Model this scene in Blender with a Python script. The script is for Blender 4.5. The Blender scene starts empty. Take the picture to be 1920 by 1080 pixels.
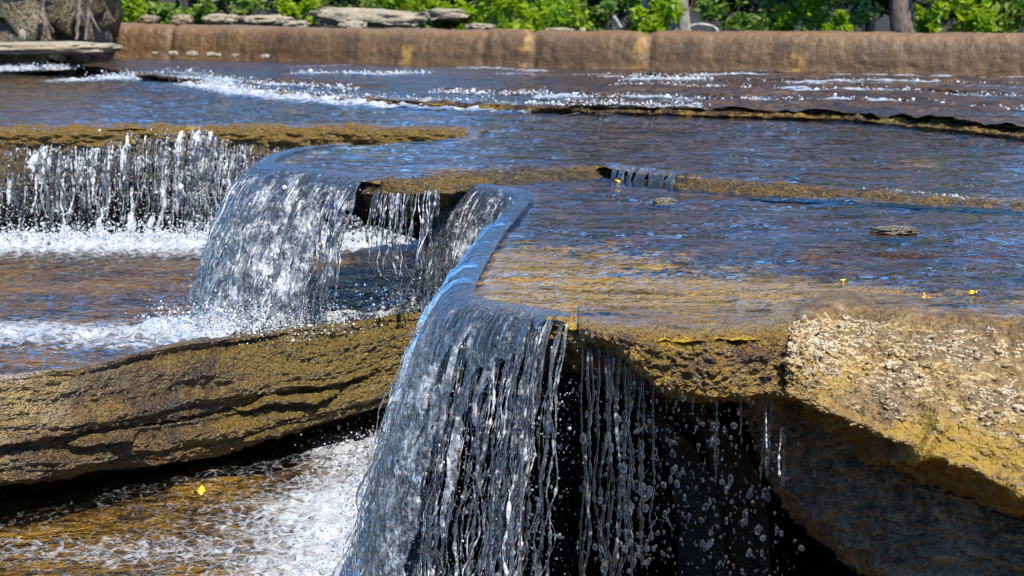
import bpy, math, numpy as np
from math import radians
C = bpy.context.scene
COL = C.collection
rng = np.random.default_rng(11)

# ------------------------------------------------------------------ camera
FPX = 3600.0
CAMH = 0.725
TILT = math.atan(560 / FPX)
cd = bpy.data.cameras.new("camera")
cam = bpy.data.objects.new("camera", cd); COL.objects.link(cam)
cam.location = (0, 0, CAMH)
cam.rotation_euler = (math.pi / 2 - TILT, 0, 0)
cd.lens = 67.5; cd.sensor_width = 36; cd.clip_start = 0.05; cd.clip_end = 2000
cd.dof.use_dof = True; cd.dof.focus_distance = 5.4; cd.dof.aperture_fstop = 7.5
C.camera = cam

# ------------------------------------------------------------------ light
SUN_EL = radians(54); SUN_ROT = radians(155)
sv = np.array([math.sin(SUN_ROT) * math.cos(SUN_EL), math.cos(SUN_ROT) * math.cos(SUN_EL), math.sin(SUN_EL)])
sd = bpy.data.lights.new("sun", 'SUN'); sd.energy = 4.1; sd.angle = radians(0.5); sd.color = (1, .95, .86)
so = bpy.data.objects.new("sun", sd); COL.objects.link(so)
import mathutils
so.rotation_euler = mathutils.Vector(tuple(-sv)).to_track_quat('-Z', 'Y').to_euler()
so.location = (2, -3, 8)
w = bpy.data.worlds.new("World"); C.world = w; w.use_nodes = True
wt = w.node_tree
sky = wt.nodes.new('ShaderNodeTexSky'); sky.sky_type = 'NISHITA'; sky.sun_disc = False
sky.sun_elevation = SUN_EL; sky.sun_rotation = SUN_ROT; sky.ozone_density = 5.0; sky.dust_density = .15; sky.air_density = .9; sky.altitude = 300
bg = wt.nodes['Background']; bg.inputs[1].default_value = 0.15
hs = wt.nodes.new('ShaderNodeHueSaturation'); hs.inputs['Saturation'].default_value = 1.25
wt.links.new(sky.outputs[0], hs.inputs['Color']); wt.links.new(hs.outputs[0], bg.inputs[0])
C.view_settings.view_transform = 'Standard'; C.view_settings.look = 'None'
C.view_settings.exposure = 1.12; C.view_settings.gamma = 1
C.render.engine = 'CYCLES'
cy = C.cycles
cy.use_denoising = True
cy.max_bounces = 14; cy.transmission_bounces = 12; cy.transparent_max_bounces = 16
cy.glossy_bounces = 6; cy.diffuse_bounces = 3
cy.sample_clamp_indirect = 6; cy.caustics_reflective = False; cy.caustics_refractive = False
cy.filter_width = 1.1
cy.use_adaptive_sampling = False

# ------------------------------------------------------------------ maths helpers
CT, ST = math.cos(TILT), math.sin(TILT)
def ray(px, py):
    a = (px - 960) / FPX; b = (540 - py) / FPX
    return np.array([a, CT + b * ST, -ST + b * CT])
def Pz(px, py, z):
    d = ray(px, py); t = (z - CAMH) / d[2]
    return np.array([0, 0, CAMH]) + d * t
def Py(px, py, y):
    d = ray(px, py); return np.array([0, 0, CAMH]) + d * (y / d[1])

def _hash(ix, iy, iz, seed):
    x = (ix.astype(np.uint32) * np.uint32(374761393) + iy.astype(np.uint32) * np.uint32(668265263)
         + iz.astype(np.uint32) * np.uint32(2246822519) + np.uint32(seed * 3266489917 % 4294967296))
    x ^= x >> np.uint32(15); x *= np.uint32(2246822519); x ^= x >> np.uint32(13)
    x *= np.uint32(3266489917); x ^= x >> np.uint32(16)
    return x
_G = np.array([(1,1,0),(-1,1,0),(1,-1,0),(-1,-1,0),(1,0,1),(-1,0,1),(1,0,-1),(-1,0,-1),
               (0,1,1),(0,-1,1),(0,1,-1),(0,-1,-1),(1,1,0),(-1,1,0),(0,-1,1),(0,-1,-1)], float)
def gnoise(p, seed=0):
    p = np.asarray(p, float)
    i = np.floor(p).astype(np.int64); f = p - i
    u = f * f * f * (f * (f * 6 - 15) + 10)
    out = 0
    for dx in (0, 1):
        wx = u[..., 0] if dx else 1 - u[..., 0]
        for dy in (0, 1):
            wy = u[..., 1] if dy else 1 - u[..., 1]
            for dz in (0, 1):
                wz = u[..., 2] if dz else 1 - u[..., 2]
                g = _G[_hash(i[..., 0] + dx, i[..., 1] + dy, i[..., 2] + dz, seed) & np.uint32(15)]
                out = out + wx * wy * wz * (g[..., 0] * (f[..., 0] - dx) + g[..., 1] * (f[..., 1] - dy) + g[..., 2] * (f[..., 2] - dz))
    return out
def fbm(p, o=4, seed=0, lac=2.03, gain=.5):
    p = np.asarray(p, float); a = 1.0; s = 0; 
    for k in range(o):
        s = s + a * gnoise(p, seed + k * 17); p = p * lac + 3.7; a *= gain
    return s
def ridged(p, o=4, seed=0, gain=.5):
    p = np.asarray(p, float); a = 1.0; s = 0
    for k in range(o):
        s = s + a * (1 - 2 * np.abs(gnoise(p, seed + k * 17)) * 1.4); p = p * 2.03 + 1.3; a *= gain
    return s
def smooth(x, a, b):
    t = np.clip((x - a) / (b - a), 0, 1); return t * t * (3 - 2 * t)
def v3(*a):
    return np.stack(np.broadcast_arrays(*a), -1)

def crom(pts, n, axis=0):
    """Catmull-Rom resample along axis to n samples (uniform in index)."""
    p = np.moveaxis(np.asarray(pts, float), axis, 0); m = len(p)
    t = np.linspace(0, m - 1, n); i = np.minimum(t.astype(int), m - 2); f = t - i
    f = f.reshape((-1,) + (1,) * (p.ndim - 1))
    g = lambda k: p[np.clip(k, 0, m - 1)]
    p0, p1, p2, p3 = g(i - 1), g(i), g(i + 1), g(i + 2)
    p0 = np.where((i == 0).reshape(f.shape), 2 * p1 - p2, p0)
    p3 = np.where((i + 2 > m - 1).reshape(f.shape), 2 * p2 - p1, p3)
    r = .5 * ((2 * p1) + (-p0 + p2) * f + (2 * p0 - 5 * p1 + 4 * p2 - p3) * f ** 2 + (-p0 + 3 * p1 - 3 * p2 + p3) * f ** 3)
    return np.moveaxis(r, 0, axis)
def resample(poly, step, closed=False):
    """polyline resampled evenly by arc length"""
    p = np.asarray(poly, float)
    if closed: p = np.vstack([p, p[:1]])
    d = np.r_[0, np.cumsum(np.linalg.norm(np.diff(p, axis=0), axis=1))]
    n = max(2, int(d[-1] / step) + 1); t = np.linspace(0, d[-1], n)
    q = np.stack([np.interp(t, d, p[:, k]) for k in range(p.shape[1])], 1)
    return q[:-1] if closed else q
def grid_normals(g):
    du = np.gradient(g, axis=0); dv = np.gradient(g, axis=1)
    n = np.cross(du, dv); return n / (np.linalg.norm(n, axis=-1, keepdims=True) + 1e-12)
def grid_faces(nu, nv, off=0):
    a = np.arange(nu * nv).reshape(nu, nv)
    return np.stack([a[:-1, :-1], a[1:, :-1], a[1:, 1:], a[:-1, 1:]], -1).reshape(-1, 4) + off

class Mesh:
    """collects vertex / face arrays and float attributes"""
    def __init__(s): s.v = []; s.f4 = []; s.f3 = []; s.a = []; s.n = 0
    def add(s, v, f4=None, f3=None, **att):
        v = np.asarray(v, float).reshape(-1, 3)
        if f4 is not None and len(f4): s.f4.append(np.asarray(f4) + s.n)
        if f3 is not None and len(f3): s.f3.append(np.asarray(f3) + s.n)
        s.v.append(v); s.a.append({k: np.broadcast_to(np.asarray(x, float).reshape(-1) if np.ndim(x) else x, (len(v),)) for k, x in att.items()})
        s.n += len(v); return s
    def grid(s, g, mask=None, flip=False, **att):
        f = grid_faces(g.shape[0], g.shape[1])
        if mask is not None: f = f[mask.reshape(-1)]
        if flip: f = f[:, ::-1]
        return s.add(g.reshape(-1, 3), f, **att)
    def build(s, name, mat, parent=None, smooth=True):
        v = np.concatenate(s.v)
        f4 = np.concatenate(s.f4) if s.f4 else np.zeros((0, 4), int)
        f3 = np.concatenate(s.f3) if s.f3 else np.zeros((0, 3), int)
        used = np.zeros(len(v), bool); used[f4.ravel()] = True; used[f3.ravel()] = True
        mp = np.cumsum(used) - 1; f4 = mp[f4]; f3 = mp[f3]; vv = v[used]
        me = bpy.data.meshes.new(name)
        me.vertices.add(len(vv)); me.vertices.foreach_set('co', vv.ravel())
        nl = f4.size + f3.size; me.loops.add(nl)
        me.loops.foreach_set('vertex_index', np.r_[f4.ravel(), f3.ravel()].astype(np.int32))
        npoly = len(f4) + len(f3); me.polygons.add(npoly)
        st = np.r_[np.arange(len(f4)) * 4, len(f4) * 4 + np.arange(len(f3)) * 3].astype(np.int32)
        me.polygons.foreach_set('loop_start', st)
        me.polygons.foreach_set('loop_total', np.r_[np.full(len(f4), 4), np.full(len(f3), 3)].astype(np.int32))
        me.polygons.foreach_set('use_smooth', np.full(npoly, smooth))
        keys = set().union(*[set(a) for a in s.a])
        for k in keys:
            arr = np.concatenate([np.asarray(a.get(k, np.zeros(len(x))), float) for a, x in zip(s.a, s.v)])[used]
            me.attributes.new(k, 'FLOAT', 'POINT').data.foreach_set('value', arr.astype(np.float32))
        me.update(calc_edges=True); me.validate()
        me.materials.append(mat)
        o = bpy.data.objects.new(name, me); COL.objects.link(o)
        if parent: o.parent = parent
        return o
def tag(o, label, cat, group=None):
    o['label'] = label; o['category'] = cat
    if group: o['group'] = group
    return o
def struct(o, kind='structure'):
    o['kind'] = kind; return o
def empty(name, loc, label, cat, group=None):
    o = bpy.data.objects.new(name, None); COL.objects.link(o); o.location = tuple(loc); o.empty_display_size = .1
    return tag(o, label, cat, group)
def child(m, name, mat, parent, smooth=True):
    """mesh given in world coordinates, parented to an unrotated empty"""
    loc = np.array(parent.location)
    m.v = [x - loc for x in m.v]
    return m.build(name, mat, parent, smooth)

# ------------------------------------------------------------------ node helpers
class NT:
    def __init__(s, name):
        s.m = bpy.data.materials.new(name); s.m.use_nodes = True; s.t = s.m.node_tree; s.t.nodes.clear()
    def n(s, typ, props=None, **ins):
        nd = s.t.nodes.new('ShaderNode' + typ)
        for k, x in (props or {}).items(): setattr(nd, k, x)
        for k, x in ins.items():
            key = int(k[1:]) if k[0] == 'i' and k[1:].isdigit() else k.replace('_', ' ')
            s.put(nd.inputs[key], x)
        return nd
    def put(s, sock, x):
        if isinstance(x, bpy.types.Node): x = x.outputs[0]
        if isinstance(x, bpy.types.NodeSocket): s.t.links.new(x, sock)
        else:
            if isinstance(x, tuple) and len(x) == 3 and sock.type == 'RGBA': x = x + (1,)
            sock.default_value = x
    def math(s, op, a, b=0.0, c=0.0, clamp=False):
        nd = s.n('Math', {'operation': op, 'use_clamp': clamp}); s.put(nd.inputs[0], a); s.put(nd.inputs[1], b)
        if op in ('MULTIPLY_ADD', 'SMOOTH_MIN'): s.put(nd.inputs[2], c)
        return nd.outputs[0]
    def mix(s, f, a, b, mode='MIX'):
        nd = s.n('Mix', {'data_type': 'RGBA', 'blend_type': mode})
        s.put(nd.inputs[0], f); s.put(nd.inputs[6], a); s.put(nd.inputs[7], b); return nd.outputs[2]
    def sstep(s, x, a, b, lo=0.0, hi=1.0):
        nd = s.n('MapRange', {'interpolation_type': 'SMOOTHSTEP'}); s.put(nd.inputs[0], x)
        for k, q in zip((1, 2, 3, 4), (a, b, lo, hi)): s.put(nd.inputs[k], q)
        return nd.outputs[0]
    def pos(s, scale=(1, 1, 1)):
        g = s.n('NewGeometry'); mp = s.n('Mapping'); s.put(mp.inputs[0], g.outputs['Position']); mp.inputs[3].default_value = scale
        return mp.outputs[0]
    def noise(s, vec, scale, detail=4, rough=.55, dist=0.0, col=False):
        nd = s.n('TexNoise', Scale=scale, Detail=detail, Roughness=rough, Distortion=dist); s.put(nd.inputs['Vector'], vec)
        return nd.outputs[1 if col else 0]
    def voro(s, vec, scale, feature='F1', rnd=1.0):
        nd = s.n('TexVoronoi', {'feature': feature}, Scale=scale); nd.inputs['Randomness'].default_value = rnd; s.put(nd.inputs['Vector'], vec)
        return nd
    def attr(s, name):
        nd = s.n('Attribute', {'attribute_name': name}); return nd.outputs['Fac']
    def ramp(s, x, stops):
        nd = s.n('ValToRGB'); s.put(nd.inputs[0], x); e = nd.color_ramp.elements
        while len(e) < len(stops): e.new(.5)
        for q, (p, c) in zip(e, stops): q.position = p; q.color = tuple(c) + (1,)
        return nd.outputs[0]
    def bump(s, h, strength, dist, normal=None):
        nd = s.n('Bump', Strength=strength, Distance=dist); s.put(nd.inputs['Height'], h)
        if normal is not None: s.put(nd.inputs['Normal'], normal)
        return nd.outputs[0]
    def out(s, sh):
        o = s.n('OutputMaterial'); s.put(o.inputs[0], sh); return s.m
    def mixsh(s, f, a, b):
        nd = s.n('MixShader'); s.put(nd.inputs[0], f); s.put(nd.inputs[1], a); s.put(nd.inputs[2], b); return nd

def rock_mat(name, cols, algae=(.20, .13, .012), wet=.8, sc=1.0, bump=.6, strat=1.0, rough=.55, spec=.25, moss=(.16, .14, .015), coatr=.16):
    t = NT(name); p = t.pos((1, 1, strat))
    n1 = t.noise(p, 5 * sc, 8, .62); n2 = t.noise(p, 26 * sc, 6, .6); n3 = t.noise(p, 95 * sc, 4, .6)
    c = t.ramp(t.math('MULTIPLY_ADD', n2, .5, t.math('MULTIPLY', n1, .5)), [(.3, cols[0]), (.44, cols[1]), (.54, cols[2]), (.68, cols[3])])
    al = t.sstep(t.math('ADD', t.attr('alg'), t.math('MULTIPLY_ADD', n2, 1.2, t.math('MULTIPLY_ADD', n1, .9, -1.05))), .25, .75)
    c = t.mix(al, c, t.mix(t.sstep(n3, .4, .6), algae, moss))
    c = t.mix(t.sstep(n3, .46, .3, 0, .75), c, tuple(x * .25 for x in cols[0]))
    dry = t.attr('dry')
    c = t.mix(t.math('MULTIPLY', dry, t.sstep(n3, .3, .6)), c, t.mix(t.sstep(n1, .4, .6), (.52, .42, .29), (.40, .29, .12)))
    h = t.math('MULTIPLY_ADD', n2, 1.0, t.math('MULTIPLY', n3, .6))
    pw = t.n('VectorMath', {'operation': 'MULTIPLY_ADD'}); t.put(pw.inputs[0], t.noise(p, 30 * sc, 2, .5, 0, True)); pw.inputs[1].default_value = (.03 / sc,) * 3; t.put(pw.inputs[2], p)
    vo = t.voro(pw.outputs[0], 48 * sc).outputs[0]; vo2 = t.voro(pw.outputs[0], 120 * sc).outputs[0]
    h = t.math('MULTIPLY_ADD', vo, -.6, t.math('MULTIPLY_ADD', vo2, -.3, h))
    b = t.bump(h, min(1, bump * 1.25), .03 / sc)
    wn = t.bump(t.noise(p, 62 * sc, 2, .5), 1.0, .022 / sc, b)
    s = t.n('BsdfPrincipled', Base_Color=c, Roughness=rough, Normal=b); s.inputs['Specular IOR Level'].default_value = spec
    s.inputs['Coat Roughness'].default_value = coatr + .1; s.inputs['Coat IOR'].default_value = 1.45
    t.put(s.inputs['Coat Weight'], t.math('MULTIPLY', t.math('SUBTRACT', 1.0, dry), wet)); t.put(s.inputs['Coat Normal'], wn)
    return t.out(s)

def water_mat(name, tint=(.93, .9, .84), b1=.5, b2=.35, s1=16, s2=55, rough=.035, foamcol=(.68, .71, .74), stretch=(1, 1, 1), fs=1.0, share=.22):
    t = NT(name); p = t.pos(stretch)
    n1 = t.noise(p, s1, 4, .5, .6); n2 = t.noise(p, s2, 3, .55, .5)
    b = t.bump(t.noise(p, s1 * .35, 2, .5, .4), b1, .07); b = t.bump(n1, b1, .025, b); b = t.bump(n2, b2, .008, b)
    fr = t.n('Fresnel', IOR=1.333, Normal=b)
    tr = t.n('BsdfTransparent', Color=tint)
    gl = t.n('BsdfGlossy', Roughness=rough, Normal=b); gl.inputs[0].default_value = (1, 1, 1, 1)
    b3 = t.bump(t.noise(p, s2 * 2.2, 3, .6), .6, .006, b)
    gl2 = t.n('BsdfGlossy', Roughness=.2, Normal=b3); gl2.inputs[0].default_value = (1, 1, 1, 1)
    s = t.mixsh(fr, tr, t.mixsh(share, gl, gl2))
    pw = t.n('Mapping'); g = t.n('NewGeometry'); t.put(pw.inputs[0], g.outputs['Position'])
    warp = t.noise(pw.outputs[0], 7 * fs, 3, .6, 0, True)
    wv = t.n('VectorMath', {'operation': 'MULTIPLY_ADD'}); t.put(wv.inputs[0], warp); wv.inputs[1].default_value = (.16 / fs,) * 3; t.put(wv.inputs[2], pw.outputs[0])
    ve = t.voro(wv.outputs[0], 13 * fs, 'DISTANCE_TO_EDGE').outputs[0]
    ve2 = t.voro(wv.outputs[0], 42 * fs, 'DISTANCE_TO_EDGE').outputs[0]
    web = t.math('ADD', t.sstep(ve, .0, .22, .55, 0), t.sstep(ve2, 0, .25, .3, 0))
    nf = t.noise(wv.outputs[0], 30 * fs, 6, .65)
    fm = t.attr('foam')
    v = t.math('ADD', t.math('MULTIPLY', fm, 1.35), t.math('MULTIPLY_ADD', web, .55, t.math('MULTIPLY_ADD', nf, 1.5, -1.35)))
    fac = t.math('MULTIPLY', t.math('MULTIPLY', t.sstep(v, .15, 1.0), t.sstep(fm, .02, .15)), .85)
    vb = t.voro(wv.outputs[0], 120 * fs).outputs[0]
    hb = t.bump(t.math('MULTIPLY_ADD', nf, 1.0, t.math('MULTIPLY_ADD', vb, -.35, t.math('MULTIPLY', t.noise(pw.outputs[0], 160 * fs, 3, .6), .4))), .75, .02 / fs)
    fo = t.n('BsdfPrincipled', Base_Color=foamcol, Roughness=.35, Normal=hb)
    tl = t.n('BsdfTranslucent', Color=foamcol, Normal=hb)
    f2 = t.mixsh(.3, fo, tl)
    return t.out(t.mixsh(fac, s, f2))

def glass_mat(name, rough=.03, white=.0, tint=(.97, .985, 1), bump=.25, bs=120, milk=0.0):
    t = NT(name); p = t.pos()
    b = t.bump(t.noise(p, bs, 3, .55, .6), bump, .009)
    rf = t.n('BsdfRefraction', Color=tint, Roughness=.0, IOR=1.333, Normal=b)
    b2 = t.bump(t.noise(p, bs * 2.3, 2, .5), bump, .003, b)
    gg = t.mixsh(.5, t.n('BsdfGlossy', Roughness=.02, Normal=b), t.n('BsdfGlossy', Roughness=rough, Normal=b2))
    for nd in t.t.nodes:
        if nd.bl_idname == 'ShaderNodeBsdfGlossy': nd.inputs[0].default_value = (1, 1, 1, 1)
    g = t.mixsh(t.n('Fresnel', IOR=1.333, Normal=b), rf, gg)
    wf = t.attr('white')
    nz = t.noise(p, 60, 5, .65)
    n14 = t.math('MULTIPLY_ADD', t.noise(p, 13, 3, .6), 1.5, -.75)
    f = t.math('MULTIPLY', t.sstep(t.math('ADD', t.math('ADD', wf, n14), t.math('MULTIPLY_ADD', nz, 1.4, -.7)), .25, .85), t.sstep(wf, .02, .12))
    d = t.n('BsdfPrincipled', Base_Color=(.84, .86, .88), Roughness=.25, Normal=b)
    tl = t.n('BsdfTranslucent', Color=(.84, .86, .88))
    f = t.math('MULTIPLY_ADD', f, .9 - milk, milk)
    return t.out(t.mixsh(f, g, t.mixsh(.45, d, tl)))

# ------------------------------------------------------------------ geometry helpers
def loftcols(cols, nu, nv):
    g = np.array([[Py(*q) for q in c] for c in cols])
    return crom(crom(g, nu, 0), nv, 1)
def displace(g, amp, noise):
    n = grid_normals(g); a = amp if np.ndim(amp) == 0 else np.asarray(amp)[..., None]
    return g + n * (a * noise[..., None])
def seg_dist(p, poly, closed=True):
    a = poly; b = np.roll(poly, -1, 0)
    if not closed: a, b = a[:-1], b[:-1]
    best = np.full(len(p), 1e9); near = np.zeros((len(p), 2))
    for q, r in zip(a, b):
        d = r - q; t = np.clip(((p - q) @ d) / (d @ d + 1e-12), 0, 1); c = q + t[:, None] * d
        e = np.linalg.norm(p - c, axis=1); k = e < best; best[k] = e[k]; near[k] = c[k]
    return best, near
def inside(p, poly):
    r = np.zeros(len(p), bool); a = poly; b = np.roll(poly, -1, 0)
    for q, s in zip(a, b):
        c = (q[1] > p[:, 1]) != (s[1] > p[:, 1])
        with np.errstate(divide='ignore', invalid='ignore'):
            x = (s[0] - q[0]) * (p[:, 1] - q[1]) / (s[1] - q[1] + 1e-15) + q[0]
        r ^= c & (p[:, 0] < x)
    return r
def top_grid(poly, rx, ry):
    """regular grid clipped to a polygon, its border snapped to the outline; returns xy, faces, inset distance"""
    lo, hi = poly.min(0), poly.max(0)
    xs = np.arange(lo[0] - rx, hi[0] + 2 * rx, rx); ys = np.arange(lo[1] - ry, hi[1] + 2 * ry, ry)
    X, Y = np.meshgrid(xs, ys, indexing='ij'); p = np.stack([X.ravel(), Y.ravel()], 1)
    ins = inside(p, poly); d, near = seg_dist(p, poly)
    f = grid_faces(len(xs), len(ys)); keep = ins[f].any(1); f = f[keep]
    p[~ins] = near[~ins]; d[~ins] = 0
    return p, f, d
def poly2(pts, z):
    return np.array([Pz(a, b, z)[:2] for a, b in pts])

ICO = {}
def ico(sub):
    if sub not in ICO:
        import bmesh
        bm = bmesh.new(); bmesh.ops.create_icosphere(bm, subdivisions=sub, radius=1)
        ICO[sub] = (np.array([q.co[:] for q in bm.verts]), np.array([[x.index for x in q.verts] for q in bm.faces])); bm.free()
    return ICO[sub]
def drops(m, pos, rad, sub=1, stretch=None, **att):
    v, f = ico(sub); n = len(pos)
    if not n: return
    s = np.ones((n, 3)) if stretch is None else stretch
    V = pos[:, None, :] + v[None] * (rad[:, None, None] * s[:, None, :])
    Fc = f[None] + (np.arange(n) * len(v))[:, None, None]
    m.add(V.reshape(-1, 3), f3=Fc.reshape(-1, 3), **{k: np.repeat(x, len(v)) if np.ndim(x) else x for k, x in att.items()})
def tubes(m, path, rad, sides=6, **att):
    """path (N,K,3), rad (N,K)"""
    N, K, _ = path.shape
    tn = np.gradient(path, axis=1); tn /= np.linalg.norm(tn, axis=-1, keepdims=True) + 1e-9
    ref = np.array([0.0, 1.0, .12]); a = np.cross(tn, ref); a /= np.linalg.norm(a, axis=-1, keepdims=True) + 1e-9
    b = np.cross(tn, a)
    th = np.arange(sides) * 2 * math.pi / sides
    V = path[:, :, None] + rad[:, :, None, None] * (a[:, :, None] * np.cos(th)[:, None] + b[:, :, None] * np.sin(th)[:, None])
    idx = np.arange(N * K * sides).reshape(N, K, sides); nx = np.roll(idx, -1, 2)
    f = np.stack([idx[:, :-1], nx[:, :-1], nx[:, 1:], idx[:, 1:]], -1).reshape(-1, 4)
    at = {k: (np.repeat(x.reshape(N, K), sides) if np.ndim(x) else x) for k, x in att.items()}
    m.add(V.reshape(-1, 3), f, **at)
GRAV = 9.8
def fall_paths(st, ns, nt, lead=.06, tmul=1.0):
    """st: rows (x,y,z,vx,vy,T). returns grid (ns,nt,3), L fallen, s arc length"""
    s = crom(np.array(st, float), ns, 0)
    s[:, 5] *= tmul
    arc = np.r_[0, np.cumsum(np.linalg.norm(np.diff(s[:, :3], axis=0), axis=1))]
    u = np.linspace(-.12, 1, nt)[None, :]
    T = s[:, 5:6]
    tau = np.where(u < 0, u / .12 * lead / np.maximum(np.linalg.norm(s[:, 3:5], axis=1, keepdims=True), .2), np.abs(u) ** .75 * T)
    tp = np.maximum(tau, 0)
    g = np.stack([s[:, 0:1] + s[:, 3:4] * tau, s[:, 1:2] + s[:, 4:5] * tau, s[:, 2:3] - .5 * GRAV * tp ** 2 + 0 * tau], -1)
    L = np.r_['1', np.zeros((ns, 1)), np.cumsum(np.linalg.norm(np.diff(g, axis=1), axis=-1), axis=1)]
    return g, L, np.repeat(arc[:, None], nt, 1), tp
def shell(m, front, back, mask, **att):
    """closed shell between two grids where mask (cells) holds"""
    nu, nv = front.shape[:2]; f = grid_faces(nu, nv)[mask.reshape(-1)]; n = nu * nv
    e = np.concatenate([f[:, [0, 1]], f[:, [1, 2]], f[:, [2, 3]], f[:, [3, 0]]])
    key = e[:, 0] * n + e[:, 1]; rk = e[:, 1] * n + e[:, 0]
    be = e[~np.isin(key, rk)]
    side = np.stack([be[:, 1], be[:, 0], be[:, 0] + n, be[:, 1] + n], 1)
    at = {k: np.r_[x.ravel(), x.ravel()] for k, x in att.items()}
    m.add(np.concatenate([front.reshape(-1, 3), back.reshape(-1, 3)]), np.concatenate([f, f[:, ::-1] + n, side]), **at)
def sheet(m, st, ns, nt, amp=(.002, .012), fs=38, fl=3.2, hole=None, thick=.006, seed=0, white=None, lead=.06, edge=None):
    g, L, S, tp = fall_paths(st, ns, nt, lead)
    prog = np.clip(L / (L[:, -1:] + 1e-9), 0, 1)
    wx = .022 * fbm(v3(S * 9, L * 9, 0 * S + seed), 4, seed + 5) * (.25 + prog) + .004 * gnoise(v3(S * 22, L * 26, 0 * S + 2), seed + 15) * (.1 + smooth(L, .05, .3))
    q = v3((S + wx) * fs, L * fl, 0 * S + seed * 1.7)
    q2 = v3((S + wx * 1.6) * fs * 2.3, L * fl * 3.2, 0 * S + seed)
    q3 = v3((S + wx) * fs * 4, L * fl * 14, 0 * S + seed)
    n = ridged(q, 2, seed) * .25 + gnoise(q2, seed + 3) * .8 + gnoise(q3, seed + 4) * .6 * (.3 + prog) + .9 * fbm(v3(S * 9, L * 7, 0 * S + seed), 3, seed + 12)
    A = amp[0] + (amp[1] - amp[0]) * smooth(L, .02, .5)
    if edge is not None:
        low = gnoise(v3(S * 9 + 2.5 * L, L * 2.2, 0 * S + seed), seed + 21) + .6 * ridged(v3(S * 17 + 4 * L, L * 3, 0 * S + seed), 2, seed + 22) + .45 * gnoise(v3(S * 34 + 6 * L, L * 4, 0 * S), seed + 23) - .3
        n = n + edge(np.repeat(np.linspace(0, 1, ns)[:, None], nt, 1), L) * low / A
    nb = gnoise(v3(S * fs * .8 + 5, L * fl * 2, 0 * S + seed + 9), seed + 8)
    fr = displace(g, A, n); 
    bk = displace(g, 1.0, -(thick * (1 + .5 * nb)) + .35 * A * gnoise(q2 + 4, seed + 6))
    U = np.repeat(np.linspace(0, 1, ns)[:, None], nt, 1)
    if hole is None: mk = np.ones((ns - 1, nt - 1), bool)
    else:
        h = fbm(v3((S + wx) * 26, L * 2.6, 0 * S + seed + 3), 3, seed + 31) + hole(U, L, prog)
        mk = (h[:-1, :-1] + h[1:, 1:]) * .5 > 0
    wv = np.zeros_like(S) if white is None else white(U, L, prog)
    nn = grid_normals(fr)
    shell(m, fr, bk, mk, white=wv)
    return fr, L
def strands(m, st, n, K, r0=(.002, .006), seed=0, wob=.012, white=.0, sides=6, pinch=.55, spread=.0, t0=(0, .15), t1=(.7, 1.0), freq=60):
    r = np.random.default_rng(seed + 100)
    s = crom(np.array(st, float), 400, 0)[r.integers(0, 400, n)]
    a = r.uniform(*t0, n); b = r.uniform(*t1, n)
    u = np.linspace(0, 1, K)[None] * (b - a)[:, None] + a[:, None]
    tau = u ** .7 * s[:, 5:6]
    dv = r.normal(0, spread, (n, 2)) if spread else np.zeros((n, 2))
    g = np.stack([s[:, 0:1] + (s[:, 3:4] + dv[:, :1]) * tau, s[:, 1:2] + (s[:, 4:5] + dv[:, 1:]) * tau, s[:, 2:3] - .5 * GRAV * tau ** 2], -1)
    k = r.uniform(0, 50, (n, 1))
    L = 4.9 * tau ** 2
    g[..., 0] += wob * fbm(v3(L * 5, k + 0 * L, 0 * L + seed), 2, seed + 1) * (.2 + u) + wob * .12 * gnoise(v3(L * 40, k + 0 * L, 0 * L + 7), seed + 9) * u
    g[..., 1] += wob * fbm(v3(L * 7, k + 0 * L, 0 * L + 20), 2, seed + 2) * (.2 + u)
    base = np.exp(r.uniform(np.log(r0[0]), np.log(r0[1]), (n, 1)))
    rad = base * np.clip(1 + pinch * 2 * gnoise(v3(L * freq, k + 0 * L, 0 * L), seed + 4) * smooth(u, .05, .4) + .5 * gnoise(v3(L * 16, k + 0 * L, 0 * L + 3), seed + 5), .12, 2.4)
    rad *= smooth(np.linspace(0, 1, K), 0, .04)[None] * smooth(np.linspace(1, 0, K), 0, .03)[None] + .02
    tubes(m, g, rad, sides, white=np.clip(white + r.normal(0, .15, (n, 1)) + 0 * u, 0, 1))
    return g, rad

# ================================================================== MATERIALS
M = {}
BR = [(.022, .012, .006), (.075, .036, .014), (.13, .068, .026), (.22, .14, .07)]
M['bed'] = rock_mat('wet_bedrock', [(.010, .006, .003), (.042, .022, .009), (.10, .05, .017), (.22, .125, .04)], wet=.3, sc=1.0, bump=.9, algae=(.46, .25, .008), moss=(.36, .25, .02))
M['ledge'] = rock_mat('wet_brown_ledge', [(.022, .009, .002), (.085, .036, .007), (.19, .092, .015), (.36, .21, .04)], wet=1.0, sc=1.6, bump=1.0, strat=1.4, algae=(.33, .17, .007), moss=(.17, .11, .008), coatr=.17, rough=.33, spec=.6)
M['slab'] = rock_mat('olive_brown_rock', [(.014, .007, .002), (.055, .027, .006), (.125, .066, .014), (.30, .19, .06)], wet=1.0, sc=1.25, bump=1.0, strat=1.5, algae=(.22, .12, .005), moss=(.10, .07, .006), coatr=.17, rough=.33, spec=.6)
M['dark'] = rock_mat('dark_rock_and_shade', [(.003, .003, .003), (.006, .006, .006), (.012, .011, .01), (.024, .021, .018)], wet=.35, sc=1.5, bump=.8)  # near black, so the undercut wall carries its shade as colour
M['grey'] = rock_mat('grey_rock', [(.04, .034, .028), (.16, .13, .1), (.32, .26, .19), (.5, .42, .31)], wet=.1, sc=2.0, bump=1.0)
M['coral'] = rock_mat('dry_fossil_rock', [(.045, .022, .006), (.10, .056, .016), (.18, .11, .036), (.34, .25, .13)], wet=.35, sc=1.8, bump=.45, algae=(.27, .14, .010), moss=(.24, .17, .02))
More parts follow.
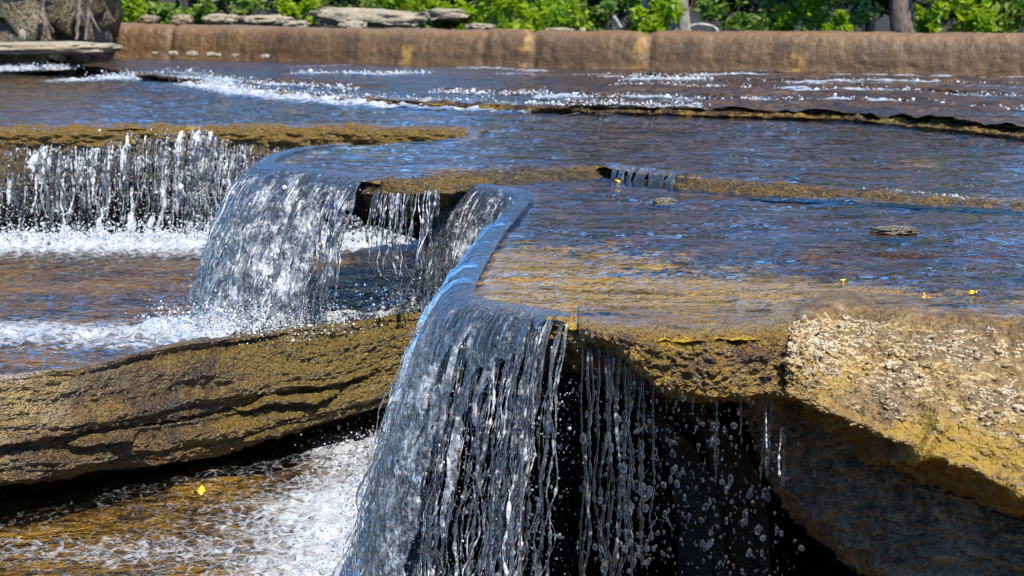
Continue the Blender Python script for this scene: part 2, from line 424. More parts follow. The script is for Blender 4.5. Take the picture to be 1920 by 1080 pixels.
M['wall'] = rock_mat('mossy_fall_wall', [(.02, .015, .01), (.06, .04, .018), (.12, .085, .035), (.2, .16, .08)], wet=.9, sc=1.3, bump=1.0, strat=1.8, algae=(.27, .13, .006), moss=(.13, .09, .008), coatr=.1)
M['water'] = water_mat('stream_water', tint=(1, .97, .9), b1=.55, b2=.14, s1=11, s2=40, share=.12, stretch=(.6, 1.3, 1))
M['riffle'] = water_mat('riffle_water', tint=(.95, .9, .8), b1=.9, b2=.9, s1=9, s2=26, rough=.06, share=.55)
M['pool'] = water_mat('pool_water', tint=(.85, .76, .6), b1=.8, s1=18, s2=60, stretch=(.7, 1.2, 1))
M['pool2'] = water_mat('lower_pool_water', tint=(.93, .86, .72), b1=.9, s1=18, s2=60, stretch=(.8, 1.1, 1), fs=1.3)
M['glass'] = glass_mat('falling_water', rough=.17, milk=.04, bump=.8, bs=60)
M['drop'] = glass_mat('water_drop', rough=.15, bump=0, milk=.02)

# ================================================================== UPPER SLAB (nearest ledge)
LIP0 = [(830, 341), (905, 349), (960, 356), (986, 366), (962, 402), (925, 442), (893, 490), (872, 530), (868, 550), (890, 566), (950, 577), (1030, 591), (1110, 607)]
BLOCK0 = [(1190, 617), (1290, 622), (1390, 620), (1470, 611), (1520, 585), (1560, 570), (1650, 578), (1780, 590), (1920, 600), (2200, 620)]
BACK0 = [(2200, 385), (1920, 366), (1640, 345), (1500, 335), (1280, 314), (1110, 305), (960, 306), (830, 318)]
outline0 = poly2(LIP0 + BLOCK0 + BACK0, 0)
lip0_xy = resample(poly2(LIP0 + BLOCK0[:4], 0), .02)
p, f, d = top_grid(outline0, .009, .013)
x, y = p[:, 0], p[:, 1]
dl, _ = seg_dist(p, lip0_xy, False)
nearlip = np.exp(-dl / .35)
frontness = smooth(y + .75 * x, 6.3, 4.7)
zb = -.016 + .010 * fbm(v3(x * 6, y * 6, 0 * x), 4, 3) + .004 * ridged(v3(x * 18, y * 18, 0 * x), 2, 9)
zb -= .03 * smooth(x, .3, 1.1) * smooth(y, 4.4, 5.2) * .6
zb = np.where(dl < .05, zb * 1 - .01 * (1 - dl / .05), zb)
alg = np.clip(.02 + 1.0 * frontness + .25 * fbm(v3(x * 3, y * 3, 0 * x), 2, 8), 0, 1)
near = Mesh(); near.add(v3(x, y, zb), f, alg=alg, dry=0.0)
# rim of the ledge under the waterfall
def rim(m, lip, prof, nv, z0=0.0, amp=.012, fr=(9, 9, 16), seed=0, alg=0.3, lower=None):
    """prof: (k,2) or (stations,k,2) of outward, dz"""
    n = len(lip); tn = np.gradient(lip, axis=0); tn /= np.linalg.norm(tn, axis=1, keepdims=True)
    outw = np.stack([tn[:, 1], -tn[:, 0]], 1)
    ker = np.ones(9) / 9
    outw = np.stack([np.convolve(np.pad(outw[:, k], 4, 'edge'), ker, 'valid') for k in (0, 1)], 1)
    prof = np.asarray(prof, float)
    if prof.ndim == 2: pr = np.repeat(crom(prof, nv, 0)[None], n, 0)
    else: pr = crom(crom(prof, n, 0), nv, 1)
    z0 = np.broadcast_to(z0, (n,))
    g = np.concatenate([lip[:, None, :] + outw[:, None, :] * pr[..., :1], (z0[:, None] + pr[..., 1])[..., None]], -1)
    nz = fbm(g * np.array(fr), 5, seed) + .5 * ridged(g * np.array(fr) * 2.2, 3, seed + 4)
    ramp_ = smooth(np.linspace(0, 1, nv), .0, .12)[None]
    g2 = displace(g, amp * ramp_, nz)
    ag = np.broadcast_to(alg if np.ndim(alg) != 1 else np.asarray(alg)[None, :], g2.shape[:2])
    if lower is None: m.grid(g2, alg=ag, dry=0.0)
    else:
        k = int(lower[1] * nv); m.grid(g2[:, :k + 1], alg=ag[:, :k + 1], dry=0.0); lower[0].grid(g2[:, k:], alg=-.6, dry=0.0)
    return g2
lipA = resample(poly2(LIP0 + BLOCK0[:2], 0), .012)
backrock = Mesh()  # lower undercut rows, shade painted in by the near-black material
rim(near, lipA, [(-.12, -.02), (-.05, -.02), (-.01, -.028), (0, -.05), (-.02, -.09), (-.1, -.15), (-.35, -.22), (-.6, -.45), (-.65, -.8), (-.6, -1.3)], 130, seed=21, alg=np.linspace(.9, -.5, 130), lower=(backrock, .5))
NEAR_LEDGE = near.build('rock_ledge', M['bed'])
tag(NEAR_LEDGE, 'flat brown bedrock ledge under the nearest sheet of shallow water', 'rock ledge', 'stepped rock ledges of the falls')

# wet golden block at the lip
def col(px, lip, bot, yl, yb, back=.5):
    z = None
    return [(px, lip - 40, yl + .32), (px, lip - 14, yl + .1), (px, lip, yl), (px, lip + (bot - lip) * .12 + 3, yl - .035), (px, lip + (bot - lip) * .35, yl - .055), (px, lip + (bot - lip) * .7, yl - .05), (px, bot - 4, yb), (px, bot + 2, yb + .05), (px, bot + 6, yb + .18), (px, bot - 14, yb + .32), (px, bot - 40, yb + back)]
blk = [(1085, 604, 640, 4.19, 4.22), (1120, 609, 650, 4.15, 4.17), (1165, 613, 668, 4.13, 4.1), (1200, 616, 705, 4.11, 4.08), (1265, 619, 738, 4.10, 4.06), (1340, 619, 744, 4.10, 4.06), (1420, 615, 745, 4.12, 4.07), (1475, 606, 742, 4.15, 4.09), (1492, 604, 735, 4.24, 4.2)]
cols = [[(q[0], q[1], q[2]) for q in col(*b)] for b in blk]
g = loftcols(cols, 260, 300)
# keep the upper rows level with the water
nz = fbm(g * np.array([10, 10, 14]), 4, 41) * .9 + ridged(g * np.array([38, 38, 44]), 3, 44) * .55 + .3 * gnoise(g * 95, 46)
vv = np.linspace(0, 1, 300)[None]
g = displace(g, .011 * (.35 + .65 * smooth(vv, .1, .3)), nz)
blkm = Mesh(); blkm.grid(g, alg=np.clip(1.0 - .6 * smooth(vv, .15, .4) + .3 * smooth(vv, .4, .6) + .3 * fbm(g * 6, 3, 48), 0, 1), dry=0.0)
BLK = blkm.build('rock_block', M['ledge'])
tag(BLK, 'wet golden brown rock block with a dripping lower edge at the front of the ledge', 'rock')

# dry fossil rock on the right
dry = [(1484, 606, 738, 4.24, 4.22), (1500, 600, 742, 4.17, 4.08), (1524, 588, 750, 4.25, 4.06), (1560, 574, 772, 4.36, 4.05), (1650, 581, 815, 4.33, 4.0), (1780, 592, 868, 4.26, 3.94), (1920, 602, 930, 4.2, 3.88), (2080, 618, 1010, 4.1, 3.8), (2300, 640, 1100, 4.0, 3.7)]
def dcol(px, lip, bot, yl, yb):
    k = lambda t, dy, dp: (px - 30 * t * max(0, 1 - (px - 1484) / 120), lip + (bot - lip) * t + dp, yl + (yb - yl) * t + dy)
    return [(px, lip - 30, yl + .28), (px, lip - 9, yl + .08), k(0, 0, 0), k(.12, -.02, 0), k(.3, -.045, 0), k(.5, -.05, 0), k(.7, -.04, 0), k(.88, -.015, 0), k(1, 0, 0), (px, bot + 14, yb + .07), (px, bot + 38, yb + .2), (px, bot + 50, yb + .34), (px, bot - 10, yb + .7)]
g = loftcols([dcol(*b) for b in dry], 340, 320)
vv = np.linspace(0, 1, 320)[None]
nz = fbm(g * 11, 5, 51) + .45 * ridged(g * np.array([22, 22, 30]), 3, 54)
groove = -2.6 * np.exp(-((g[..., 0] - (.86 + .05 * np.sin(g[..., 2] * 25))) / .018) ** 2) * smooth(g[..., 2], -.1, -.2)
nz = nz + smooth(vv, .66, .76) * (1.2 * fbm(g * np.array([6, 14, 40]), 4, 57) + .9 * ridged(g * np.array([10, 20, 60]), 3, 58))
g = displace(g, .011 * smooth(vv, .0, .2) + 0 * nz, nz + groove)
GD = g
dr = Mesh()
dryf = smooth(vv, .17, .26) * (1 - smooth(vv, .5, .72)) + 0 * nz
dryf = np.clip(dryf * (.75 + 1.2 * fbm(g * 9, 3, 3)), 0, 1)
dr.grid(g, alg=np.clip(.1 + .55 * smooth(vv, .3, .6) - .5 * smooth(vv, .66, .72) + .6 * fbm(g * 6, 3, 77), -.5, 1) + 0 * nz, dry=dryf * .12)
# fossil fingers: elongated nodules scattered over the upper face
N = 4600
nd_ = grid_normals(GD)
iu = rng.integers(8, 339, N); iv = (rng.beta(1.5, 1.8, N) * (225 - 62) + 62).astype(int)
base = GD[iu, iv]; nn = nd_[iu, iv]
size = np.where(iv < 150, rng.uniform(.5, 1.15, N), rng.uniform(.3, .75, N)) * smooth(iv, 58, 80) 
tx = np.stack([np.ones(N), rng.normal(-.15, .35, N), rng.normal(-.12, .28, N)], 1)
tx -= nn * (tx * nn).sum(1, keepdims=True); tx /= np.linalg.norm(tx, axis=1, keepdims=True)
ty = np.cross(nn, tx)
v, fi = ico(2)
ln = rng.uniform(.011, .027, N) * size; wd = rng.uniform(.0048, .0082, N) * size
bend = rng.normal(0, .22, N)
V = v[None] * np.ones((N, 1, 1))
sx = np.sign(V[..., 0]) * np.abs(V[..., 0]) ** .75
lump = 1 + .18 * gnoise(v3(V[..., 0] * 1.7 + np.arange(N)[:, None] * 3.1, V[..., 1] * 1.7, V[..., 2] * 1.7), 5)
W = base[:, None] + tx[:, None] * (sx * ln[:, None] * lump)[..., None] + ty[:, None] * (V[..., 1] * wd[:, None] * lump + bend[:, None] * ln[:, None] * (V[..., 0] ** 2))[..., None] + nn[:, None] * (V[..., 2] * wd[:, None] * lump + wd[:, None] * .95)[..., None]
hi = np.clip(rng.normal(.9, .4, N) * (1 - smooth(iv, 125, 200) * .8), 0, 1)
dr.add(W.reshape(-1, 3), f3=(fi[None] + (np.arange(N) * len(v))[:, None, None]).reshape(-1, 3), alg=np.repeat(rng.uniform(-.5, .75, N), len(v)), dry=np.repeat(hi, len(v)))
DRY = dr.build('fossil_rock', M['coral'])
tag(DRY, 'dry tan rock crusted with pale finger-like fossils overhanging the dark hollow', 'rock')

# grey boulder in the hollow under it
bo = [[(1395, 748, 4.75), (1415, 840, 4.8), (1455, 930, 4.8), (1520, 1000, 4.75), (1620, 1080, 4.7), (1760, 1180, 4.6)],
      [(1385, 742, 4.52), (1425, 842, 4.5), (1470, 930, 4.47), (1540, 1000, 4.44), (1645, 1085, 4.4), (1770, 1190, 4.35)],
      [(1420, 740, 4.38), (1480, 830, 4.36), (1540, 910, 4.34), (1620, 985, 4.3), (1710, 1075, 4.26), (1830, 1190, 4.2)],
      [(1520, 750, 4.3), (1580, 830, 4.3), (1650, 910, 4.28), (1740, 990, 4.24), (1830, 1080, 4.2), (1930, 1200, 4.15)],
      [(1680, 790, 4.26), (1740, 870, 4.26), (1810, 950, 4.22), (1890, 1030, 4.18), (1960, 1110, 4.14), (2060, 1220, 4.1)],
      [(1900, 880, 4.2), (1960, 960, 4.2), (2030, 1030, 4.16), (2110, 1100, 4.12), (2180, 1180, 4.1), (2260, 1280, 4.05)]]
g = loftcols(bo, 330, 280)
g = displace(g, .018, fbm(g * 9, 6, 61, gain=.6) + .7 * ridged(g * np.array([9, 9, 26]), 4, 62, gain=.6) + .45 * gnoise(g * 55, 63))
gb = Mesh(); gb.grid(g, alg=-.6, dry=0.0, flip=True)
tag(gb.build('boulder', M['grey']), 'dark grey boulder shaded under the overhanging dry rock', 'boulder')
# rear of the hollow, its shade put into near-black rock colour
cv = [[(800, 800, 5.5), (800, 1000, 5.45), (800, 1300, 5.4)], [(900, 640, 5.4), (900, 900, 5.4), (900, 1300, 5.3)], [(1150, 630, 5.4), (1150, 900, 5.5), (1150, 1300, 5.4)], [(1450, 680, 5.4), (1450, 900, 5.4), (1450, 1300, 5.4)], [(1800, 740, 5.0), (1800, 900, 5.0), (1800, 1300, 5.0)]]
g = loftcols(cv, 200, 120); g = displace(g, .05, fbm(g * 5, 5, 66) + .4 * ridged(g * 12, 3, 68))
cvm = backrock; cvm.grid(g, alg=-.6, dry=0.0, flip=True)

# ================================================================== water over the nearest ledge
dl2, _ = seg_dist(p, resample(poly2(LIP0[3:], 0), .02), False)
ripple = .010 * fbm(v3(x * 3.5, y * 6, 0 * x), 3, 71) + .0018 * ridged(v3(x * 22, y * 22, 0 * x), 2, 73) + .004 * gnoise(v3(x * 3.2, y * 3.2, 0 * x), 79)
dblk, _ = seg_dist(p, resample(poly2(BLOCK0, 0), .02), False)
ripple = ripple * np.clip(.85 + 1.5 * fbm(v3(x * 1.8, y * 2.5, 0 * x), 2, 74), .25, 1.8)
zw = .0 + ripple * (.6 + .6 * smooth(dl, 0, .4)) - .004 - .02 * np.exp(-(dl / .03) ** 1.2) - .03 * np.exp(-(dblk / .035)) * smooth(x, .35, .7)
W0 = Mesh(); W0.add(v3(x, y, zw), f, foam=0.0)
struct(W0.build('water', M['water']))

# ================================================================== MIDDLE LEDGE
Z1 = .05
F3LIP = [(-260, 241), (0, 239), (180, 236), (350, 234), (420, 235), (600, 235), (760, 237), (850, 239), (882, 246)]
PROM = [(830, 260), (690, 269), (600, 275), (556, 281), (520, 291), (504, 301), (508, 310), (540, 317), (600, 323), (660, 329), (700, 334)]
STEP1 = [(760, 332), (830, 322), (960, 313), (1110, 307), (1130, 305), (1200, 316), (1280, 326), (1390, 337), (1500, 347), (1640, 357), (1780, 368), (1920, 379), (2200, 400)]
zst = [.05, .05, .05, .05, .05, .048, .045, .04, .033, .025, .018, .012, .008]
BACK1 = [(2300, 275), (1920, 240), (1750, 226), (1600, 211), (1300, 205), (1000, 196), (700, 184), (480, 165), (380, 148), (0, 140), (-260, 140)]
def lvl1(x, y):
    # the ledge falls gently towards the right front
    return Z1 - .042 * smooth(x, .3, 1.9) * smooth(y, 8.6, 6.2)
outline1 = poly2(F3LIP + PROM + STEP1 + BACK1, Z1)
# correct the step points for the sloping level
for k, ((a, b), zz) in enumerate(zip(STEP1, zst)):
    outline1[len(F3LIP) + len(PROM) + k] = Pz(a, b, zz)[:2]
p1, f1, d1 = top_grid(outline1, .012, .02)
x, y = p1[:, 0], p1[:, 1]
lip1 = outline1[:len(F3LIP) + len(PROM) + len(STEP1)]
dl, _ = seg_dist(p1, resample(lip1, .03), False)
zl = lvl1(x, y)
zb = zl - .018 + .012 * fbm(v3(x * 4, y * 4, 0 * x), 4, 103) + .006 * ridged(v3(x * 11, y * 11, 0 * x), 2, 109) - .008 * np.exp(-dl / .05)
led1 = Mesh(); led1.add(v3(x, y, zb), f1, alg=np.clip(.05 + .5 * np.exp(-dl / .12) + .4 * fbm(v3(x * 2, y * 2, 0 * x), 2, 81), 0, 1), dry=0.0)
pl = resample(np.vstack([poly2(F3LIP[-2:], Z1), poly2(PROM, Z1)]), .014)
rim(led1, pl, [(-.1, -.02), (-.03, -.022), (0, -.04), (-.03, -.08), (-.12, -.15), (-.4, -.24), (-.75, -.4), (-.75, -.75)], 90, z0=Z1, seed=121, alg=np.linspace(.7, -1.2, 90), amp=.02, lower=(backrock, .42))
tag(cvm.build('rock_wall', M['dark']), 'wet undercut rock wall, coloured black for shade, behind the falls and the falling drops', 'rock wall')
LEDGE1 = led1.build('rock_ledge', M['bed'])
tag(LEDGE1, 'broad brown bedrock shelf under water in the middle, jutting left above the dark pool', 'rock ledge', 'stepped rock ledges of the falls')
# algae riser between the middle and the nearest ledge (juts out as a clump on its left)
st = np.array([list(Pz(a, b, z)) for (a, b), z in zip(STEP1, zst)])
st = np.vstack([[Pz(690, 331, .05)], st])
sr = resample(st, .012)
jut = .09 * np.exp(-((sr[:, 0] + .3) / .13) ** 2)
tn = np.gradient(sr[:, :2], axis=0); tn /= np.linalg.norm(tn, axis=1, keepdims=True); ow = np.stack([tn[:, 1], -tn[:, 0]], 1)
hz = sr[:, 2]
prof = np.stack([np.stack([np.full_like(hz, -.16), -.016 + 0 * hz], -1), np.stack([np.full_like(hz, -.05), -.006 + 0 * hz], -1), np.stack([0 * hz, -.008 + 0 * hz], -1), np.stack([.03 + 0 * hz, -.35 * (hz + .02)], -1), np.stack([.055 + 0 * hz, -.85 * (hz + .02)], -1), np.stack([-.01 + 0 * hz, -1.3 * (hz + .03)], -1), np.stack([-.1 + 0 * hz, -.16 + 0 * hz], -1)], 1)
rs = Mesh()
notch = smooth(sr[:, 0], .31, .36) * smooth(sr[:, 0], .64, .56)
thin = smooth(sr[:, 0], .30, .22) * smooth(sr[:, 0], -.15, -.05)
sub = slice(None, None, 6)
sr2 = sr[:, :2] + ow * (jut - .05 * notch)[:, None]
rim(rs, sr2, prof[sub], 90, z0=hz - .006 * thin, seed=131, alg=(.5 - 1.6 * notch - .4 * thin)[:, None] + np.zeros((1, 90)), amp=.013, fr=(14, 14, 22))
tag(rs.build('rock_ledge', M['wall']), 'low golden algae-covered rock step between the middle and nearest sheets of water', 'rock ledge', 'stepped rock ledges of the falls')
# wall behind the left curtain of water
f3 = resample(poly2(F3LIP, Z1), .014)
w3 = Mesh()
rim(w3, f3, [(-.25, -.012), (-.08, .0), (0, -.008), (.045, -.03), (.05, -.06), (.045, -.12), (.055, -.2), (.075, -.28), (.02, -.36), (-.08, -.42), (-.12, -.5), (-.1, -.7)], 130, z0=Z1, seed=141, amp=.024, fr=(5, 5, 13), alg=np.interp(np.linspace(0, 1, 130), [0, .2, .4, .5, .75, .85, 1], [.8, .95, .7, .25, .1, -1.2, -1.2]))
tag(w3.build('rock_wall', M['wall']), 'brown layered rock wall with an orange mossy rim behind the left curtain of water', 'rock wall')
# water on it
ripple = .009 * fbm(v3(x * 3.5, y * 6, 0 * x), 3, 171) + .002 * ridged(v3(x * 20, y * 20, 0 * x), 2, 173) + .003 * gnoise(v3(x * 3, y * 3, 0 * x), 179)
foam = np.zeros_like(x)
bk = resample(poly2([(380, 160), (480, 176), (700, 196), (1000, 207), (1300, 215), (1600, 221), (1750, 236), (1920, 250), (2300, 285)], Z1), .04)
db, _ = seg_dist(p1, bk, False)
foam = np.maximum(1.1 * np.exp(-(db / .26) ** 2) * smooth(x, .9, .0), .85 * np.exp(-(db / .2) ** 2))
bk2 = resample(poly2([(-100, 138), (60, 137), (130, 134)], Z1), .04); db2, _ = seg_dist(p1, bk2, False)
bk3 = resample(poly2([(150, 152), (330, 146), (420, 160)], Z1), .04); db3, _ = seg_dist(p1, bk3, False)
foam = np.maximum(foam, np.maximum(.9 * np.exp(-(db2 / .25) ** 2), .9 * np.exp(-(db3 / .3) ** 2)))
bk4 = resample(poly2([(1000, 322), (1060, 326), (1120, 330)], 0), .04)
W1 = Mesh(); W1.add(v3(x, y, zl + ripple - .002 - .016 * np.exp(-(dl / .03)) + .03 * foam * (.5 + fbm(v3(x * 9, y * 9, 0 * x), 3, 5))), f1, foam=foam)
struct(W1.build('water', M['water']))

# ================================================================== UPPER LEVEL UP TO THE WEIR
Z2 = .09
STEP2 = [(340, 148), (400, 152), (480, 166), (590, 175), (700, 184), (860, 191), (1000, 197), (1150, 201), (1300, 206), (1450, 209), (1600, 214), (1700, 224), (1800, 233), (1920, 245), (2300, 278)]
BACK2 = [(2300, 128), (1920, 120), (1400, 108), (900, 98), (300, 84), (100, 92)]
o2 = np.vstack([poly2(STEP2, Z2), poly2(BACK2, .12), poly2([(150, 118), (260, 140)], Z2)])
p2, f2, d2 = top_grid(o2, .02, .035)
x, y = p2[:, 0], p2[:, 1]
dl, _ = seg_dist(p2, resample(poly2(STEP2, Z2), .05), False)
terr = fbm(v3(x * .5 + .12 * fbm(v3(x, y, 0 * x), 2, 4), y * 1.5, 0 * x), 3, 201)
steps = .02 * np.floor((terr + .2 * x * .5) * 4) / 4 * 1.6
zb = Z2 - .012 + .02 * terr + .012 * fbm(v3(x * 5, y * 5, 0 * x), 4, 203) + .016 * smooth(x, .2, 2) + .006
rightm = smooth(x, .3, 1.2)
zb += rightm * .014 * ridged(v3(x * 1.2, y * 4.5, 0 * x), 3, 206)
led2 = Mesh(); led2.add(v3(x, y, zb), f2, alg=np.clip(-.05 + .5 * fbm(v3(x * 2, y * 3, 0 * x), 3, 82), 0, 1), dry=0.0)
s2 = resample(poly2(STEP2, Z2), .02)
rim(led2, s2, [(-.2, -.012), (-.05, .0), (0, -.008), (.03, -.025), (0, -.05), (-.1, -.12)], 40, z0=Z2, seed=231, amp=.016, fr=(6, 6, 16), alg=.35)
tag(led2.build('rock_ledge', M['bed']), 'rough dark brown bedrock shelf running under water to the foot of the weir', 'rock ledge', 'stepped rock ledges of the falls')
FAR = [([(1120, 143), (1240, 145), (1340, 141), (1460, 143)], 1.0), ([(1380, 152), (1520, 156), (1640, 152), (1780, 158), (1940, 160)], 1.0), ([(1150, 160), (1290, 163), (1450, 166), (1560, 170)], .9), ([(1500, 172), (1640, 170), (1790, 178), (1940, 184)], 1.0),
       ([(1010, 180), (1200, 182), (1380, 187), (1520, 190)], .9), ([(1560, 188), (1700, 194), (1830, 204), (1940, 212)], 1.0), ([(820, 172), (930, 176), (1020, 174)], .8), ([(420, 150), (500, 156), (580, 160), (660, 168)], 1.0), ([(1180, 150), (1260, 148), (1330, 151)], .7), ([(560, 136), (680, 138), (800, 136)], .6), ([(1000, 194), (1160, 196), (1330, 200)], .7)]
fl_ = []
for k, (pts, sc_) in enumerate(FAR):
    ln_ = resample(poly2(crom(np.array(pts, float), 40), Z2 + .012), .018)
    ln_[:, 1] += .10 * fbm(v3(ln_[:, 0] * 2.5, 0 * ln_[:, 0] + k, 0 * ln_[:, 0]), 3, 240 + k); fl_.append(ln_)
    nn_ = len(ln_); e_ = smooth(np.linspace(0, 1, nn_), 0, .08) * smooth(np.linspace(1, 0, nn_), 0, .08)
    hk = (.024 * sc_ * np.clip(.75 + 1.5 * fbm(v3(ln_[:, 0] * 3, 0 * ln_[:, 0], 0 * ln_[:, 0] + k), 3, 250 + k), -.2, 1.4)) * e_ - .02 * (1 - e_)
    mm = Mesh(); rim(mm, ln_, [(-.45, -.03), (-.2, -.012), (-.05, -.001), (0, -.002), (.025, -.016), (.015, -.04), (-.1, -.09)], 34, z0=Z2 + .014 + .012 * smooth(ln_[:, 0], .2, 2) + hk, seed=232 + k, amp=.010, fr=(5, 5, 20), alg=.05)
    tag(mm.build('rock_ledge', M['bed']), 'thin dark wet rock step breaking the shallow water just below the weir', 'rock ledge', 'thin rock steps below the weir')
zw = Z2 + .006 + .006 * fbm(v3(x * 5, y * 5, 0 * x), 3, 271) + .003 * ridged(v3(x * 14, y * 14, 0 * x), 2, 273) + .012 * smooth(x, .2, 2) - .012 * np.exp(-dl / .05)
foam2 = np.zeros_like(x)
for pts, wdt, am in [([(290, 146), (360, 150), (450, 172)], .3, .8), ([(880, 130), (960, 132), (1010, 136)], .18, .7), ([(1250, 152), (1330, 146), (1420, 141), (1500, 139)], .16, .8), ([(1560, 146), (1680, 147), (1800, 152), (1930, 152)], .16, .75), ([(1400, 128), (1480, 131), (1540, 133)], .2, .8), ([(900, 140), (1000, 143), (1160, 142)], .12, .6), ([(1480, 161), (1530, 163)], .12, .9), ([(1240, 150), (1180, 146)], .12, .7), ([(560, 128), (640, 125)], .2, .5), ([(1560, 162), (1700, 164), (1840, 168), (1930, 172)], .07, .6), ([(1640, 176), (1790, 182), (1930, 190)], .07, .55), ([(1000, 189), (1200, 193), (1500, 200)], .07, .6), ([(1150, 173), (1300, 179), (1460, 181)], .06, .5)]:
    dd, _ = seg_dist(p2, resample(poly2(pts, Z2), .05), False); foam2 = np.maximum(foam2, am * np.exp(-(dd / wdt) ** 2))
for ln_ in fl_:
    dd, _ = seg_dist(p2, ln_ - np.array([0, .1]), False); foam2 = np.maximum(foam2, .9 * np.exp(-(dd / .1) ** 2) * smooth(fbm(v3(x * 1.6, y * 1.6, 0 * x), 2, 280), -.2, .15))
W2 = Mesh(); W2.add(v3(x, y, zw + .02 * foam2 * (.5 + fbm(v3(x * 8, y * 8, 0 * x), 3, 9))), f2, foam=foam2)
struct(W2.build('water', M['riffle']))

# ================================================================== POOLS
ZP1, ZP2 = -.5, -.95
RIDGE = [(-420, 772), (-150, 738), (0, 716), (150, 690), (300, 655), (420, 637), (560, 620), (680, 605), (790, 594), (900, 590)]
rb = poly2(RIDGE, ZP1 + .012)
pond = np.vstack([rb[:, :] + np.array([0, .06]), [[.5, 7.2], [.5, 8], [-.1, 9.7], [-4.2, 9.7]]])
pp, pf, pd = top_grid(pond, .011, .016)
x, y = pp[:, 0], pp[:, 1]
fo = 1.15 * np.exp(-((y - 9.25) / .42) ** 2) + .25 * np.exp(-((y - 8.5) / .4) ** 2)
b2 = resample(poly2([(350, 622), (430, 625), (520, 622), (600, 612)], ZP1), .03); e2, _ = seg_dist(pp, b2, False)
fo = np.maximum(fo, 1.25 * np.exp(-(e2 / .3) ** 2))
b4 = resample(poly2([(760, 596), (800, 590), (830, 575), (850, 560)], ZP1), .03); e4, _ = seg_dist(pp, b4, False)
fo = np.maximum(fo, 1.15 * np.exp(-(e4 / .22) ** 2))
tail = np.exp(-((y - (6.72 - .12 * (x + 1.2))) / .36) ** 2) * smooth(x, -.85, -1.15)
fo = np.maximum(fo, .8 * tail); fo = np.maximum(fo, .2)
ch = .012 * fbm(v3(x * 6, y * 6, 0 * x), 4, 301) + .007 * ridged(v3(x * 13, y * 13, 0 * x), 3, 303)
z = ZP1 + ch * (.45 + .6 * np.clip(fo, 0, 1)) + .045 * np.clip(fo - .45, 0, 1) * (.7 + 1.2 * fbm(v3(x * 14, y * 10, 0 * x), 4, 305))
PO = Mesh(); PO.add(v3(x, y, z), pf, foam=np.clip(fo, 0, 1.2)); struct(PO.build('water', M['pool']))
RB = Mesh(); RB.add(v3(x, y, ZP1 - .045 + .02 * fbm(v3(x * 4, y * 4, 0 * x), 4, 311)), pf, alg=.5 + .3 * fbm(v3(x * 2, y * 3, 0 * x), 3, 312), dry=0.0)
# lower pool
lo = np.array([[-3.2, 4.0], [.62, 4.0], [.62, 5.2], [.0, 7.3], [-.8, 7.3], [-3.2, 6.9]])
pp, pf, pd = top_grid(lo, .009, .012)
x, y = pp[:, 0], pp[:, 1]
c = Pz(690, 930, ZP2)
b5 = resample(np.array([[-.5, 7.0], [-.42, 6.5], [-.36, 6.0], [-.3, 5.4], [-.15, 4.8]]), .04); e5, _ = seg_dist(pp, b5, False)
fo = .86 * np.exp(-(e5 / .4) ** 2) + .42 * np.exp(-((x + .9) / .8) ** 2) * smooth(y, 6.6, 6.0)
fo = np.maximum(fo, .66 * np.exp(-((y - 5.6) / .3) ** 2) * smooth(x, -.3, -.7)); fo = np.maximum(fo, .42)
fo *= .76 + .26 * smooth(x, -1.6, -.6)
fo *= smooth(x, .25, -.1)
ch = .014 * fbm(v3(x * 7, y * 7, 0 * x), 4, 321) + .008 * ridged(v3(x * 15, y * 15, 0 * x), 3, 323)
z = ZP2 + ch * (.4 + .8 * np.clip(fo, 0, 1)) + .035 * np.clip(fo - .5, 0, 1) * (.7 + 1.0 * fbm(v3(x * 14, y * 12, 0 * x), 4, 325))
PQ = Mesh(); PQ.add(v3(x, y, z), pf, foam=np.clip(fo, 0, 1.25)); struct(PQ.build('water', M['pool2']))
g = np.stack(np.meshgrid(np.linspace(-3.4, 2.2, 200), np.linspace(3.6, 7.6, 140), indexing='ij') + [np.zeros((200, 140))], -1)
g[..., 2] = ZP2 - .045 + .022 * fbm(g * 4, 4, 331)
RB.grid(g, alg=.5 + .4 * fbm(g * 3, 3, 333), dry=0.0)
struct(RB.build('riverbed', M['bed']))

# ================================================================== FRONT-LEFT ROCK
cols = []
for (px, r, bt, yr) in [(-420, 772, 990, 5.62), (-150, 738, 945, 5.78), (0, 714, 913, 5.9), (150, 690, 893, 6.1), (300, 656, 872, 6.36), (430, 634, 845, 6.56), (560, 618, 808, 6.72), (680, 604, 775, 6.88), (770, 595, 755, 7.0), (900, 588, 745, 7.05)]:
    k = lambda t, dy, dp=0: (px, r + (bt - r) * t + dp, yr + dy)
    cols.append([(px, r - 9, yr + .30), (px, r - 4, yr + .12), k(0, .012), k(.025, -.012), k(.2, -.03), k(.42, -.04), k(.58, -.04), k(.63, .0), k(.68, -.015), k(.84, -.02), k(.95, -.005), k(.985, .06), k(.97, .2), k(.9, .42), k(1.9, .5)])
g = loftcols(cols, 520, 330)
vv = np.linspace(0, 1, 330)[None]
uu_ = np.linspace(0, 1, 520)[:, None]
lay = fbm(v3(uu_ * 4, vv * 15 + .8 * fbm(v3(uu_ * 5, 0 * uu_, 0 * uu_), 3, 408), 0 * vv), 4, 407)
nz = .8 * fbm(g * np.array([4, 4, 8]), 4, 401) + 1.5 * lay + .22 * ridged(g * np.array([16, 16, 24]), 3, 403) + .32 * gnoise(g * np.array([40, 40, 55]), 405) + .4 * gnoise(g * 85, 406) * .7
